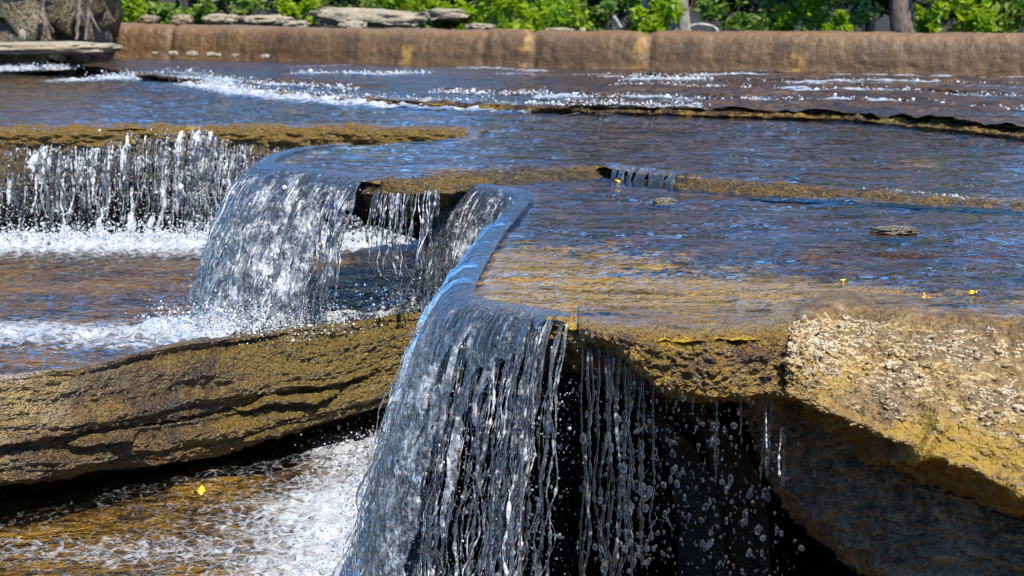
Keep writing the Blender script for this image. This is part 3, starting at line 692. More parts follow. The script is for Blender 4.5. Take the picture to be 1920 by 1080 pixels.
# long crack, opening and closing along the rock
u = np.linspace(0, 1, 520)[:, None]
crk = .5 + .035 * fbm(v3(u * 9, 0 * u, 0 * u), 4, 411)
nz = nz - 3.4 * np.exp(-((vv - crk) / .012) ** 2) * smooth(fbm(v3(u * 7, 0 * u, 0 * u + 3), 3, 412), -.25, .2)
g = displace(g, .0165 * smooth(vv, .02, .14), nz)
ro = Mesh(); ro.grid(g, alg=np.clip(.15 + .8 * smooth(g[..., 0], -1.5, -.45) + .5 * fbm(g * 3, 3, 415), -.2, 1), dry=np.clip(.75 * smooth(g[..., 0], -1.25, -1.62) * (1 - smooth(vv, .3, .5)) + .5 * fbm(g * 8, 3, 5) * smooth(g[..., 0], -.9, -1.6), 0, 1))
tag(ro.build('boulder', M['slab']), 'long olive brown rock slab with a crack along it, between the two foaming pools', 'boulder')

# ================================================================== WATERFALLS
def lipst(pts, z, vel, T):
    return [tuple(Pz(a, b, z)[:2]) + (z, vx, vy, t) for (a, b), (vx, vy), t in zip(pts, vel, T)]
sp = Mesh(); spn = Mesh()          # spray far / near
# nearest fall: off the left edge and the front lip
NF = lipst([(966, 396), (930, 436), (897, 485), (874, 528), (868, 552), (892, 566), (950, 577), (1030, 590), (1112, 606)], .004,
           [(-.60, -.25), (-.64, -.2), (-.68, -.16), (-.68, -.2), (-.60, -.35), (-.42, -.42), (-.34, -.42), (-.3, -.4), (-.22, -.3)],
           [.46, .46, .46, .46, .45, .45, .45, .45, .45])
wf = Mesh()
def hN(s, L, pr): return 1.0 - 1.0 * smooth(s, .5, .66) * smooth(L, .03, .22) - 1.6 * smooth(s, .72, .9) * smooth(L, .0, .09) - 2.5 * smooth(s, .88, .96) - .45 * smooth(L, .15, .8)
sheet(wf, NF, 760, 420, amp=(.007, .010), fs=46, fl=5.5, hole=hN, thick=.006, seed=3, lead=.03, edge=lambda s, L: .022 * smooth(s, .55, .4) * smooth(L, .0, .025), white=lambda s, L, p: .08 + .36 * smooth(L, .04, .3))
for ck, (pxc, pyc, hw, cnt, vxx, sd_) in enumerate([(905, 568, 16, 20, -.40, 1), (940, 575, 8, 7, -.37, 2), (968, 580, 9, 9, -.35, 3), (1002, 586, 12, 22, -.32, 4), (1034, 591, 12, 26, -.28, 5), (1066, 597, 6, 7, -.24, 6)]):
    stc = lipst([(pxc - hw, pyc - hw * .15), (pxc + hw, pyc + hw * .15)], .002, [(vxx, -.4), (vxx + .02, -.4)], [.45, .45])
    strands(wf, stc, cnt, 150, (.0009, .0036), seed=70 + sd_, wob=.045, white=.3, pinch=1.1, t0=(0, .08), t1=(.7, 1.05), spread=.03)
strands(wf, NF[:5], 170, 110, (.001, .003), seed=6, wob=.05, white=.3, pinch=.9, t0=(.05, .5), t1=(.8, 1.05), spread=.05)
tag(wf.build('waterfall', M['glass']), 'glassy blue-grey fall of water and strings of drops pouring off the nearest ledge', 'waterfall', 'curtains of falling water')
# left promontory fall
PF = lipst([(640, 272), (572, 279), (524, 290), (505, 302), (512, 311), (560, 319), (620, 325), (690, 333)], Z1 + .004,
           [(-.5, -.1), (-.65, -.2), (-.75, -.4), (-.78, -.7), (-.74, -.9), (-.62, -.85), (-.5, -.7), (-.4, -.5)],
           [.34] * 8)
wp = Mesh()
def hP(s, L, pr): return 1.0 - 1.5 * smooth(s, .86, .97) * smooth(L, .05, .22) - .4 * smooth(L, .3, .6) * smooth(s, .5, .7)
sheet(wp, PF, 620, 260, amp=(.007, .014), fs=36, fl=5.5, hole=hP, thick=.008, seed=13, lead=.03, edge=lambda s, L: .013 * (1 - .4 * smooth(s, .35, .6)) * smooth(L, 0, .03), white=lambda s, L, p: .08 + .42 * smooth(L, .03, .25))
strands(wp, PF[2:], 160, 70, (.002, .006), seed=15, wob=.04, white=.35, t1=(.6, 1.0), spread=.08)
tag(wp.build('waterfall', M['glass']), 'crinkled glassy curtain of water falling left off the jutting middle shelf into foam', 'waterfall', 'curtains of falling water')
# thin fall between
RF = lipst([(712, 350), (770, 352), (832, 342), (905, 350), (960, 357), (984, 366), (972, 388), (950, 415)], .004,
           [(-.2, -.2), (-.25, -.25), (-.42, -.4), (-.5, -.45), (-.52, -.4), (-.5, -.3), (-.55, -.25), (-.58, -.22)], [.33] * 8)
wr = Mesh()
def hR(s, L, pr): return -.5 + .6 * (1 - smooth(L, .02, .12)) + 1.3 * smooth(s, .24, .42) - .3 * smooth(L, .15, .5)
sheet(wr, RF, 420, 220, amp=(.007, .012), fs=38, fl=3.4, hole=hR, thick=.007, seed=23, lead=.03, white=lambda s, L, p: .08 + .4 * smooth(L, .02, .25))
JT = [tuple(Py(a, b, yy)) + (-.12, -.05, .2) for a, b, yy in [(700, 352, 6.8), (740, 360, 6.78), (780, 360, 6.78), (830, 350, 6.85)]]
strands(wr, JT, 46, 60, (.0012, .0036), seed=27, wob=.03, white=.35, t1=(.6, 1.4), spread=.05, pinch=1.0)
strands(wr, RF[2:], 150, 70, (.0018, .005), seed=25, wob=.03, white=.3, t1=(.6, 1.05), spread=.05)
NT_ = [tuple(Pz(a, b, z)) + (-.15, -.25, .11) for a, b, z in [(1140, 308, .05), (1190, 315, .05), (1240, 321, .047), (1285, 328, .045)]]
sheet(wr, NT_, 200, 50, amp=(.003, .005), fs=40, fl=6, hole=lambda s, L, p: .1 - 1.2 * smooth(s, .85, 1) - .8 * smooth(s, .12, 0), thick=.004, lead=.02, seed=29, white=lambda s, L, p: .15 + 0 * s)
tag(wr.build('waterfall', M['glass']), 'streaky slanting fall in the inner corner between the middle shelf and nearest ledge', 'waterfall', 'curtains of falling water')
# long left curtain
CF = lipst([(-260, 244), (0, 243), (180, 241), (350, 240), (420, 240), (600, 239), (740, 240), (845, 241)], Z1 - .015,
           [(-.05, -.5), (-.05, -.5), (-.08, -.5), (-.12, -.5), (-.18, -.5), (-.25, -.5), (-.28, -.45), (-.3, -.4)], [.325] * 8)
wc = Mesh()
sheet(wc, CF, 900, 150, amp=(.006, .02), fs=22, fl=3.0, hole=lambda s, L, p: -.28 - .1 * smooth(L, .2, .5) - .6 * smooth(L, .06, .0), thick=.006, seed=33, lead=.005, white=lambda s, L, p: .75 + 0 * s)
strands(wc, CF, 1000, 48, (.0012, .0046), seed=35, wob=.035, white=.38, sides=5, t0=(.06, .45), t1=(.5, 1.0), spread=.07, pinch=1.0)
r = np.random.default_rng(9)
tag(wc.build('waterfall', M['glass']), 'long white broken curtain of water in front of the brown wall on the left', 'waterfall', 'curtains of falling water')

def spray_fall(m, st, n, rr, sub, seed, spread=.08, u0=.05, white=.2, jit=.01):
    r = np.random.default_rng(seed)
    s = crom(np.array(st, float), 400, 0)[r.integers(0, 400, n)]
    tau = r.uniform(u0, 1, n)[:, None] ** .6 * s[:, 5:6]
    dv = r.normal(0, spread, (n, 2))
    P = np.concatenate([s[:, 0:1] + (s[:, 3:4] + dv[:, :1]) * tau, s[:, 1:2] + (s[:, 4:5] + dv[:, 1:]) * tau, s[:, 2:3] - 4.9 * tau ** 2], 1) + r.normal(0, jit, (n, 3))
    rad = np.exp(r.normal(np.log(rr), .45, n)); stt = np.ones((n, 3)); stt[:, 2] = r.uniform(.8, 1.5, n)
    drops(m, P, rad, sub, stt, white=np.clip(r.normal(white, .2, n), 0, 1))
def splash(m, line, n, h, w_, rr, sub, seed, white=.5, z=0):
    r = np.random.default_rng(seed)
    b = line[r.integers(0, len(line), n)]
    hh = np.abs(r.normal(0, h, n)) ** 1.0
    P = np.stack([b[:, 0] + r.normal(0, w_, n), b[:, 1] + r.normal(0, w_, n), z + hh], 1)
    drops(m, P, np.exp(r.normal(np.log(rr), .5, n)), sub, None, white=np.clip(r.normal(white, .25, n), 0, 1))
spray_fall(sp, CF, 12000, .0026, 1, 41, .08, white=.45)
spray_fall(sp, PF, 1800, .0028, 1, 42, .15, white=.35)
spray_fall(sp, RF, 1800, .0026, 1, 43, .12, white=.3)
b3 = resample(np.array([[-3.4, 9.25], [-1.5, 9.25], [-.4, 9.3]]), .02)
splash(sp, b3, 12000, .05, .08, .0026, 1, 44, .8, ZP1)
splash(sp, b2, 6000, .045, .1, .0022, 1, 45, .6, ZP1)
splash(sp, b4, 5000, .07, .07, .0022, 1, 46, .5, ZP1)
splash(spn, b5, 7000, .045, .12, .0022, 1, 47, .5, ZP2)
spray_fall(spn, NF, 3200, .0017, 1, 48, .1, white=.15)
spray_fall(spn, NF[4:], 2600, .0014, 1, 58, .1, white=.2, u0=.2)
# step foam, far
splash(sp, resample(poly2([(380, 158), (480, 178), (700, 195), (960, 204)], Z1), .02), 14000, .02, .04, .0028, 1, 49, .8, Z1)
splash(sp, resample(poly2([(960, 204), (1300, 215), (1600, 222), (1920, 250)], Z1), .02), 5000, .012, .05, .0032, 1, 50, .7, Z1)
splash(sp, resample(poly2([(200, 148), (340, 146), (430, 165)], Z1), .02), 7000, .022, .09, .003, 1, 51, .8, Z1)
splash(sp, resample(poly2([(-60, 134), (120, 130)], Z1), .02), 3000, .02, .08, .003, 1, 52, .8, Z1)
splash(sp, resample(poly2([(1640, 362), (1800, 374)], 0), .02), 700, .006, .02, .003, 1, 53, .8, 0)
splash(sp, resample(poly2([(1010, 328), (1120, 325)], 0), .02), 700, .008, .03, .003, 1, 54, .5, 0)
for k, ln_ in enumerate(fl_): splash(sp, ln_ - np.array([0, .06]), 420, .012, .03, .0036, 1, 340 + k, .75, Z2 + .012)
struct(sp.build('water_spray', M['drop']), 'stuff')
struct(spn.build('water_spray', M['drop']), 'stuff')

# drops under the wet block
DRIP = [tuple(Py(a, b, 4.12)) + (vx, -.02, .33) for a, b, vx in [(1120, 655, -.1), (1165, 668, -.05), (1215, 715, 0), (1290, 742, 0), (1350, 746, 0), (1420, 748, 0), (1460, 745, 0)]]
r = np.random.default_rng(77)
def drip(px, py, n, length, r0, seed, name_n=1, whitev=.05, wob=.01, vx=0.0):
    m = Mesh(); b = Py(px, py, 4.12)
    st = [tuple(b + np.array([-.006 - .004 * n, 0, 0])) + (vx, 0, length), tuple(b + np.array([.006 + .004 * n, 0, 0])) + (vx, 0, length)]
    gg, rd = strands(m, st, n, 110, (r0 * .6, r0 * 1.3), seed=seed, wob=wob, white=whitev, pinch=.9, t0=(0, .02), t1=(.75, 1), freq=90, sides=8)
    o = m.build('water_strand', M['drop']); return o
for k, (a, b, n, T, r0, wob, lab) in enumerate([
    (1120, 652, 7, .40, .003, .022, 'braided string of water falling beside the wet block, nearest the glassy fall'),
    (1165, 666, 7, .36, .003, .028, 'thick frayed string of water breaking into drops below the corner of the wet block'),
    (1212, 712, 3, .3, .0026, .02, 'beaded trickle falling from the notch under the wet block'),
    (1258, 740, 1, .10, .0016, .0, 'single straight drip ending in one round drop under the wet block'),
    (1306, 746, 2, .09, .0016, .003, 'short double drip hanging under the middle of the wet block'),
    (1352, 748, 2, .22, .002, .012, 'thin long trickle right of the short double drip'),
    (1382, 748, 2, .16, .002, .014, 'kinked trickle between the long thin trickle and the beaded one'),
    (1430, 748, 3, .22, .0022, .014, 'beaded trickle falling from the corner where wet block meets dry rock'),
    (1468, 800, 2, .17, .0018, .012, 'faint broken trickle in front of the grey boulder')]):
    o = drip(a, b, n, T, r0, 500 + k, wob=wob); tag(o, lab, 'water trickle', 'strings of water under the wet block')
# individual larger drops
dm = Mesh(); drops(dm, np.zeros((1, 3)), np.ones(1), 2, None, white=0.0); D0 = dm.build('water_drop', M['drop'])
dlist = []
for k in range(150):
    cx = r.choice([1125, 1175, 1215, 1260, 1320, 1370, 1430, 1470], p=[.13, .2, .17, .08, .14, .12, .1, .06])
    dlist.append((cx + r.normal(0, 24), r.uniform(790, 1080), r.uniform(4.0, 4.25), float(np.exp(r.normal(np.log(.0048), .42)))))
dlist[0] = (1258, 784, 4.12, .0048); dlist[1] = (1308, 786, 4.12, .0044)
for k, (a, b, yy, rad) in enumerate(dlist):
    o = D0 if k == 0 else D0.copy()
    if k: COL.objects.link(o)
    o.location = tuple(Py(a, b, yy)); q_ = r.uniform(.55, 1.0); o.scale = (rad * q_, rad * q_, rad * r.uniform(.8, 1.7)); o.rotation_euler = (r.normal(0, .5), r.normal(0, .5), 0)
    tag(o, 'clear round drop of water falling in front of the black hollow', 'water drop', 'drops falling in front of the black hollow')
dd = Mesh(); n = 900
cx = r.choice([1125, 1175, 1215, 1260, 1320, 1370, 1430], n) + r.normal(0, 34, n)
P = np.array([Py(a, b, yy) for a, b, yy in zip(cx, r.uniform(690, 1100, n), r.uniform(4.0, 4.3, n))])
sz = np.ones((n, 3)); sz[:, 2] = r.uniform(.8, 2.2, n)
drops(dd, P, np.exp(r.normal(np.log(.0019), .5, n)), 1, sz, white=0.05)
struct(dd.build('water_spray', M['drop']), 'stuff')

# ================================================================== WEIR
t = NT('weir_concrete'); pz = t.pos((1, 1, .35))
n1 = t.noise(pz, 3, 6, .6); n2 = t.noise(pz, 14, 6, .65); n3 = t.noise(t.pos(), 60, 4, .6)
cc = t.ramp(t.math('MULTIPLY_ADD', n2, .4, t.math('MULTIPLY', n1, .6)), [(.3, (.04, .018, .006)), (.44, (.08, .039, .012)), (.56, (.125, .066, .021)), (.72, (.2, .118, .043))])
cc = t.mix(t.math('MULTIPLY', t.sstep(t.math('ADD', t.attr('alg'), t.math('MULTIPLY_ADD', n2, 1.2, -.6)), .2, .9), .75), cc, (.36, .21, .035))
cc = t.mix(t.math('MULTIPLY', t.attr('dry'), .6), cc, (.22, .125, .05))
s = t.n('BsdfPrincipled', Base_Color=cc, Roughness=.5, Normal=t.bump(t.math('MULTIPLY_ADD', n3, .3, n2), .6, .035))
M['weir'] = t.out(s)
wl = [(180, 103, 45), (240, 104, 46), (420, 107, 50), (620, 112, 54), (900, 119, 58), (1200, 126, 60), (1500, 133, 62), (1900, 141, 64), (2400, 152, 68)]
ZB = .12
gr = []
for a, b, tp in wl:
    q = Pz(a, b, ZB); zt = Py(a, tp, q[1] + .12)[2]; h = zt - ZB
    gr.append([q + np.array([0, -.05, -.15]), q, q + np.array([0, .015, h * .35]), q + np.array([0, .05, h * .72]), q + np.array([0, .11, h * .96]), q + np.array([0, .19, h * 1.0]), q + np.array([0, .5, h * .98]), q + np.array([0, .9, h * .5])])
g = crom(crom(np.array(gr), 700, 0), 120, 1)
xx = g[..., 0]
nz = fbm(g * np.array([2.2, 2.2, .8]), 5, 601) + .4 * fbm(g * 14, 3, 602)
joint = np.zeros_like(xx)
for jp in (1000, 1212, 215, 905):
    xj = Pz(jp, 125, ZB)[0]; joint -= (1.7 if jp != 905 else .7) * np.exp(-((xx - xj - .12 * (g[..., 2] - .2)) / .035) ** 2)
g2 = displace(g, .016, nz + joint)
al = np.zeros_like(xx)
for jp, wd, zc in ((985, .04, 1), (1190, .055, 1), (748, .1, .35), (1455, .07, .4), (1885, .08, .5)):
    xj = Pz(jp, 122, ZB)[0]; al += np.exp(-((xx - xj - .15 * (g[..., 2] - .2)) / wd) ** 2) * (1 if zc == 1 else smooth(g[..., 2], .36, .2)) * (.6 + .8 * fbm(g * 9, 3, 5))
we = Mesh(); we.grid(g2, alg=np.clip(al, 0, 1), dry=smooth(g[..., 2], .3, .42) + 0 * xx)
tag(we.build('weir', M['weir']), 'low brown concrete weir with a rounded crest stretching across the river', 'weir')

# ================================================================== BANK AND BACKGROUND
t = NT('forest_floor'); pz = t.pos(); n1 = t.noise(pz, .8, 8, .65); n2 = t.noise(pz, 9, 5, .6)
cc = t.ramp(t.math('MULTIPLY_ADD', n2, .5, t.math('MULTIPLY', n1, .5)), [(.35, (.004, .004, .002)), (.5, (.012, .011, .006)), (.65, (.02, .024, .008))])
M['soil'] = t.out(t.n('BsdfPrincipled', Base_Color=cc, Roughness=.9, Normal=t.bump(n2, .8, .05)))
X, Y = np.meshgrid(np.linspace(-30, 30, 200), np.concatenate([np.linspace(14.2, 26, 90), np.linspace(26.5, 120, 40)]), indexing='ij')
GL = lambda x, y: .30 - .2 * smooth(x, -1.3, -.1) + .0 * y
Z = GL(X, Y) + .6 * smooth(Y, 23, 34) + 5 * smooth(Y, 34, 110) + .08 * fbm(v3(X * .6, Y * .6, 0 * X), 4, 701)
Z -= .5 * smooth(Y - (17.6 - .75 * (X + 3.8) * .62), .9, .2)
gb_ = Mesh(); gb_.grid(np.stack([X, Y, Z], -1)); struct(gb_.build('ground', M['soil']))
# the wide ground behind and around the camera, below everything
X, Y = np.meshgrid(np.linspace(-90, 90, 60), np.linspace(-90, 16, 60), indexing='ij')
gb_ = Mesh(); gb_.grid(np.stack([X, Y, -1.15 + .05 * fbm(v3(X * .4, Y * .4, 0 * X), 3, 711)], -1), alg=.2, dry=0.0); struct(gb_.build('riverbed', M['bed']))

def leaf_mat(name, c1, c2, tr=.4):
    t = NT(name); oi = t.n('ObjectInfo'); rnd = t.attr('rnd')
    c = t.mix(rnd, c1, c2)
    d = t.n('BsdfPrincipled', Base_Color=c, Roughness=.5); tl = t.n('BsdfTranslucent', Color=c)
    return t.out(t.mixsh(tr, d, tl))
M['leaf_bright'] = leaf_mat('sunlit_leaves', (.16, .29, .006), (.40, .50, .015), .6)  # sunlight put into the colour as a brighter yellow-green
M['leaf_mid'] = leaf_mat('mid_leaves', (.07, .14, .010), (.20, .28, .035), .45)
M['leaf_shade'] = leaf_mat('shade_dark_leaves', (.004, .010, .002), (.016, .032, .006), .25)  # near-black leaf colour stands in for the shade inside the wood
def bark(name, c1, c2):
    t = NT(name); n = t.noise(t.pos((1, 1, .25)), 22, 6, .65)
    return t.out(t.n('BsdfPrincipled', Base_Color=t.mix(t.sstep(n, .35, .65), c1, c2), Roughness=.85, Normal=t.bump(n, .7, .03)))
M['bark_dark'] = bark('dark_bark', (.04, .028, .022), (.15, .11, .085))
M['bark_pale'] = bark('pale_bark', (.12, .11, .09), (.36, .33, .28))
def leaves(m, cen, rad, n, size, seed, shell_=.55):
    r = np.random.default_rng(seed)
    cen = np.atleast_2d(cen); rad = np.atleast_2d(rad)
    nc = len(cen); k = r.integers(0, nc, n)
    d = r.normal(0, 1, (n, 3)); d /= np.linalg.norm(d, axis=1, keepdims=True)
    P = cen[k] + d * rad[k] * (r.uniform(0, 1, n) ** .5)[:, None]
    s = size * r.uniform(.5, 1.3, n)
    a = r.normal(0, 1, (n, 3)); a[:, 2] *= .5; a /= np.linalg.norm(a, axis=1, keepdims=True)
    b = np.cross(a, r.normal(0, 1, (n, 3))); b /= np.linalg.norm(b, axis=1, keepdims=True)
    V = np.stack([P - a * s[:, None], P + b * (s * .42)[:, None] - a * (s * .1)[:, None], P + a * s[:, None], P - b * (s * .42)[:, None] - a * (s * .1)[:, None]], 1)
    m.add(V.reshape(-1, 3), np.arange(n * 4).reshape(n, 4), rnd=np.repeat(r.uniform(0, 1, n) * .6 + .4 * r.uniform(0, 1, nc)[k], 4))
def limb(m, p0, p1, r0, r1, seed, K=12, wob=.06):
    r = np.random.default_rng(seed); u = np.linspace(0, 1, K)[:, None]
    L = np.linalg.norm(np.array(p1) - p0)
    P = np.array(p0) + (np.array(p1) - p0) * u
    P[:, 0] += wob * L * gnoise(v3(u[:, 0] * 3, 0 * u[:, 0] + seed, 0 * u[:, 0]), seed); P[:, 1] += wob * L * gnoise(v3(u[:, 0] * 3, 0 * u[:, 0] + seed, 0 * u[:, 0] + 5), seed)
    tubes_m = Mesh(); N = 8
    th = np.arange(N) * 2 * math.pi / N
    tn = np.gradient(P, axis=0); tn /= np.linalg.norm(tn, axis=1, keepdims=True)
    a = np.cross(tn, [.31, .93, .2]); a /= np.linalg.norm(a, axis=1, keepdims=True); b = np.cross(tn, a)
    rr = (r0 + (r1 - r0) * u)
    V = P[:, None] + rr[:, None] * (a[:, None] * np.cos(th)[None, :, None] + b[:, None] * np.sin(th)[None, :, None])
    idx = np.arange(K * N).reshape(K, N); nx = np.roll(idx, -1, 1)
    m.add(V.reshape(-1, 3), np.stack([idx[:-1], nx[:-1], nx[1:], idx[1:]], -1).reshape(-1, 4))
    return P
def tree(px, dist, h, r0, crown_z, crown_r, leafm, barkm, seed, label, nleaf=4200, lsize=.09, lean=0.0, group='trees on the far bank'):
    r = np.random.default_rng(seed)
    b = Py(px, 60, dist); z0 = GL(b[0], dist) + .6 * smooth(dist, 23, 34); b[2] = z0 - .05
    e = empty('tree', b, label, 'tree', group)
    tm = Mesh(); top = b + np.array([lean * h, 0, h * .85])
    P = limb(tm, b, top, r0, r0 * .3, seed, 16, .05)
    cen = []; rad = []
    for k in range(9):
        q = P[6 + k % 9]; d = r.normal(0, 1, 3); d[2] = abs(d[2]) * .4; d /= np.linalg.norm(d)
        e2_ = q + d * crown_r * r.uniform(.5, .9); e2_[2] = max(e2_[2], z0 + crown_z)
        limb(tm, q, e2_, r0 * .35, r0 * .08, seed + k + 1, 8, .1)
        for j in range(3):
            cen.append(e2_ + r.normal(0, crown_r * .3, 3)); rad.append(crown_r * r.uniform(.18, .42) * np.array([1.2, 1.2, .7]))
    cen = np.array(cen); cen[:, 2] = np.maximum(cen[:, 2], z0 + crown_z + .2)
    child(tm, 'trunk', barkm, e)
    cm = Mesh(); leaves(cm, cen, np.array(rad), nleaf, lsize, seed + 50); child(cm, 'crown', leafm, e, False)
    return e
def shrub(px, py, dist, wdt, hgt, leafm, seed, label, n=900, lsize=.045, group='shrubs behind the weir'):
    r = np.random.default_rng(seed); b = Py(px, py, dist); zg = GL(b[0], dist) - .03; hgt = hgt + max(0, b[2] - zg); b[2] = zg
    e = empty('shrub', b, label, 'shrub', group)
    sm = Mesh(); cen = []; rad = []
    for k in range(11):
        q = b + np.array([r.uniform(-.5, .5) * wdt, r.uniform(-.3, .3) * wdt, r.uniform(.3, 1) * hgt])
        limb(sm, b + np.array([r.normal(0, .04), 0, -.03]), q, .008, .003, seed + k, 6, .1); cen.append(q); rad.append(np.array([.2 * wdt, .2 * wdt, .22 * hgt]) * r.uniform(.6, 1.3))
    child(sm, 'stem', M['bark_dark'], e)
    cm = Mesh(); leaves(cm, np.array(cen), np.array(rad), n, lsize, seed + 9); child(cm, 'foliage', leafm, e, False)
    return e
# trees one can tell apart
tree(1695, 19.5, 4.2, .13, 1.5, 1.0, M['leaf_mid'], M['bark_dark'], 801, 'tree with the thick dark brown trunk behind the right part of the weir')
tree(1746, 19.8, 3.8, .062, 1.5, .9, M['leaf_mid'], M['bark_dark'], 802, 'slim dark trunked tree just right of the thick brown trunk')
tree(1270, 20.5, 4.0, .075, 1.5, 1.0, M['leaf_mid'], M['bark_pale'], 803, 'tree with a pale grey trunk, left one of a close pair behind the curved root')
tree(1286, 20.0, 4.2, .07, 1.5, .9, M['leaf_shade'], M['bark_pale'], 804, 'pale trunked tree directly behind the curved grey root')
tree(1196, 20.6, 3.8, .085, 1.5, .9, M['leaf_mid'], M['bark_pale'], 805, 'pale grey trunked tree above the yellow streaked joint of the weir')
tree(1628, 21.5, 3.4, .06, 1.2, .9, M['leaf_shade'], M['bark_dark'], 806, 'thin dark trunked tree under pale foliage, left of the thick brown trunk')
tree(1052, 21.0, 3.5, .06, 1.3, .9, M['leaf_mid'], M['bark_pale'], 807, 'slender tree rising out of the bright green shrubs')
r = np.random.default_rng(5)
for k in range(22):
    xx_ = -1400 + k * 210 + r.uniform(-70, 70)
    tree(xx_, r.uniform(25, 34), r.uniform(3.0, 4.4), r.uniform(.1, .18), .5, r.uniform(1.3, 2.0), M['leaf_shade'] if k % 3 else M['leaf_mid'], M['bark_dark'], 830 + k, 'dark leafy tree in the shaded wood behind the weir', 3600, .13)
# shrubs
for k, (px, py, ds, wd, hg, mt, lab) in enumerate([
    (960, 62, 18.3, .55, .36, 'leaf_bright', 'bright yellow-green bush right of the white slab stone'),
    (1030, 62, 18.6, .55, .34, 'leaf_bright', 'sunlit lime bush with a yellow sprig behind the weir crest'),
    (905, 60, 18.8, .45, .25, 'leaf_bright', 'low light green bush against the end of the white slab stone'),
    (1105, 62, 18.9, .4, .26, 'leaf_mid', 'loose green bush left of the pale trunk'),
    (1235, 62, 18.5, .4, .26, 'leaf_bright', 'yellow-green bush between the two pale trunks'),
    (1370, 60, 19.5, .7, .4, 'leaf_mid', 'dull green bush right of the curved root'),
    (1450, 40, 20.5, .5, .35, 'leaf_mid', 'small green bush in the deep shade'),
    (1600, 56, 19.6, .75, .42, 'leaf_mid', 'pale olive bush left of the thick brown trunk'),
    (1575, 60, 19.2, .25, .16, 'leaf_bright', 'small bright sprig in front of the pale olive bush'),
    (1800, 64, 18.4, .55, .46, 'leaf_bright', 'large leafed brilliant green bush right of the slim trunk'),
    (1735, 62, 18.6, .16, .18, 'leaf_bright', 'small bright sapling between the thick and the slim trunk'),
    (1890, 62, 18.8, .5, .4, 'leaf_mid', 'green bush at the far right end of the weir'),
    (550, 40, 19.8, .4, .22, 'leaf_bright', 'thin upright grassy bush left of the grey log stone'),
    (735, 22, 20.2, .45, .2, 'leaf_bright', 'bright bush rising behind the grey log stone'),
    (430, 22, 20.4, .7, .25, 'leaf_mid', 'dark olive bush above the row of stones'),
    (245, 24, 19.8, .22, .14, 'leaf_bright', 'small yellow-green sprig right of the dark cliff'),
    (830, 36, 19.2, .35, .2, 'leaf_bright', 'leafy sprig growing over the white slab stone'),
    (640, 12, 20.8, .8, .28, 'leaf_mid', 'shaded green bush behind the stones')]):
    shrub(px, py, ds, wd, hg, M[mt], 900 + k, lab, 700 if mt != 'leaf_mid' else 600, .05 if px != 1800 else .06)
for k, (px, dd_, wd, hg, mt, lab) in enumerate([(995, 19.4, .6, .45, 'leaf_bright', 'tall lime bush standing behind the two sunlit ones on the crest'), (1150, 19.6, .5, .42, 'leaf_mid', 'green bush behind the short leaning branch'), (1500, 19.8, .45, .3, 'leaf_bright', 'scattered bright sprigs in the dark gap of the wood'), (1850, 19.0, .6, .5, 'leaf_bright', 'bright green bush behind the large leafed one'), (760, 20.6, .7, .3, 'leaf_mid', 'mid green bush above the log-like grey stone'), (330, 20.6, .6, .25, 'leaf_mid', 'olive bush above the darker stones near the cliff')]):
    shrub(px, 58, dd_, wd, hg, M[mt], 1100 + k, lab, 750, .045 + .02 * (k % 2))
r = np.random.default_rng(6)
for k in range(20):
    px = -150 + k * 117 + r.uniform(-40, 40)
    shrub(px, 52, r.uniform(21.2, 23.5), r.uniform(1.3, 1.9), r.uniform(.9, 1.5), M['leaf_shade'], 960 + k, 'dark dense bush in the shade at the edge of the wood', 1500, .075, 'dark bushes at the edge of the wood')
# unseen leaf clumps added behind the camera to cut sky fill and deepen shadows
r = np.random.default_rng(8); tl_ = Mesh(); cen = []; rad = []
for k in range(70):
    ph = r.uniform(-1.15, 1.15); dd_ = r.uniform(8.5, 12.5)
    cen.append((dd_ * math.sin(ph) * 1.3, -dd_ * math.cos(ph) + 1, r.uniform(-.6, 4.6))); rad.append((r.uniform(1.1, 1.9),) * 3)
leaves(tl_, np.array(cen), np.array(rad), 16000, .26, 8); struct(tl_.build('added_unseen_leaf_clumps', M['leaf_shade'], smooth=False), 'stuff')
# stones, logs behind and by the weir
def stone(name, px, py, dist, sx, sy, sz, mat, seed, label, cat='stone', group=None, amp=.25, rot=0.0, freq=2.2):
    v, fc = ico(4); q = np.sign(v) * np.abs(v) ** .7
    n = fbm(v * freq + seed, 4, seed) * amp + .12 * ridged(v * 4 + seed, 3, seed)
    q = q * (1 + n)[:, None] * np.array([sx, sy, sz]) * (.88 if name == 'stone' else 1)
    cr, sr_ = math.cos(rot), math.sin(rot); q = np.stack([q[:, 0] * cr - q[:, 2] * sr_, q[:, 1], q[:, 0] * sr_ + q[:, 2] * cr], 1)
    m = Mesh(); m.add(q, f3=fc, alg=-.6, dry=.5); o = m.build(name, mat); o.location = tuple(Py(px, py, dist)); return tag(o, label, cat, group)
M['pale'] = rock_mat('pale_stone', [(.07, .058, .048), (.17, .145, .12), (.27, .235, .19), (.42, .38, .32)], wet=0, sc=1.0, bump=.5)
stone('stone', 690, 33, 18.6, .55, .2, .085, M['pale'], 1, 'long rounded grey stone like a log lying behind the weir', amp=.2, rot=-.05)
stone('stone', 662, 50, 18.0, .13, .1, .055, M['pale'], 2, 'white pointed stone in front of the log-like grey stone')
stone('stone', 845, 28, 19.0, .3, .2, .06, M['pale'], 3, 'whitish slab stone half hidden by leaves right of the log-like stone')
stone('stone', 555, 46, 18.3, .13, .1, .04, M['pale'], 4, 'low pale stone on the crest left of the white pointed one')
stone('stone', 500, 38, 18.6, .26, .14, .05, M['pale'], 5, 'flat grey-brown stone in the row left of the grassy bush')
stone('stone', 415, 36, 18.6, .18, .14, .05, M['pale'], 6, 'blocky pale stone in the middle of the row of stones')
stone('stone', 342, 37, 18.5, .1, .1, .05, M['grey'], 7, 'grey stone second from the cliff in the row of stones')
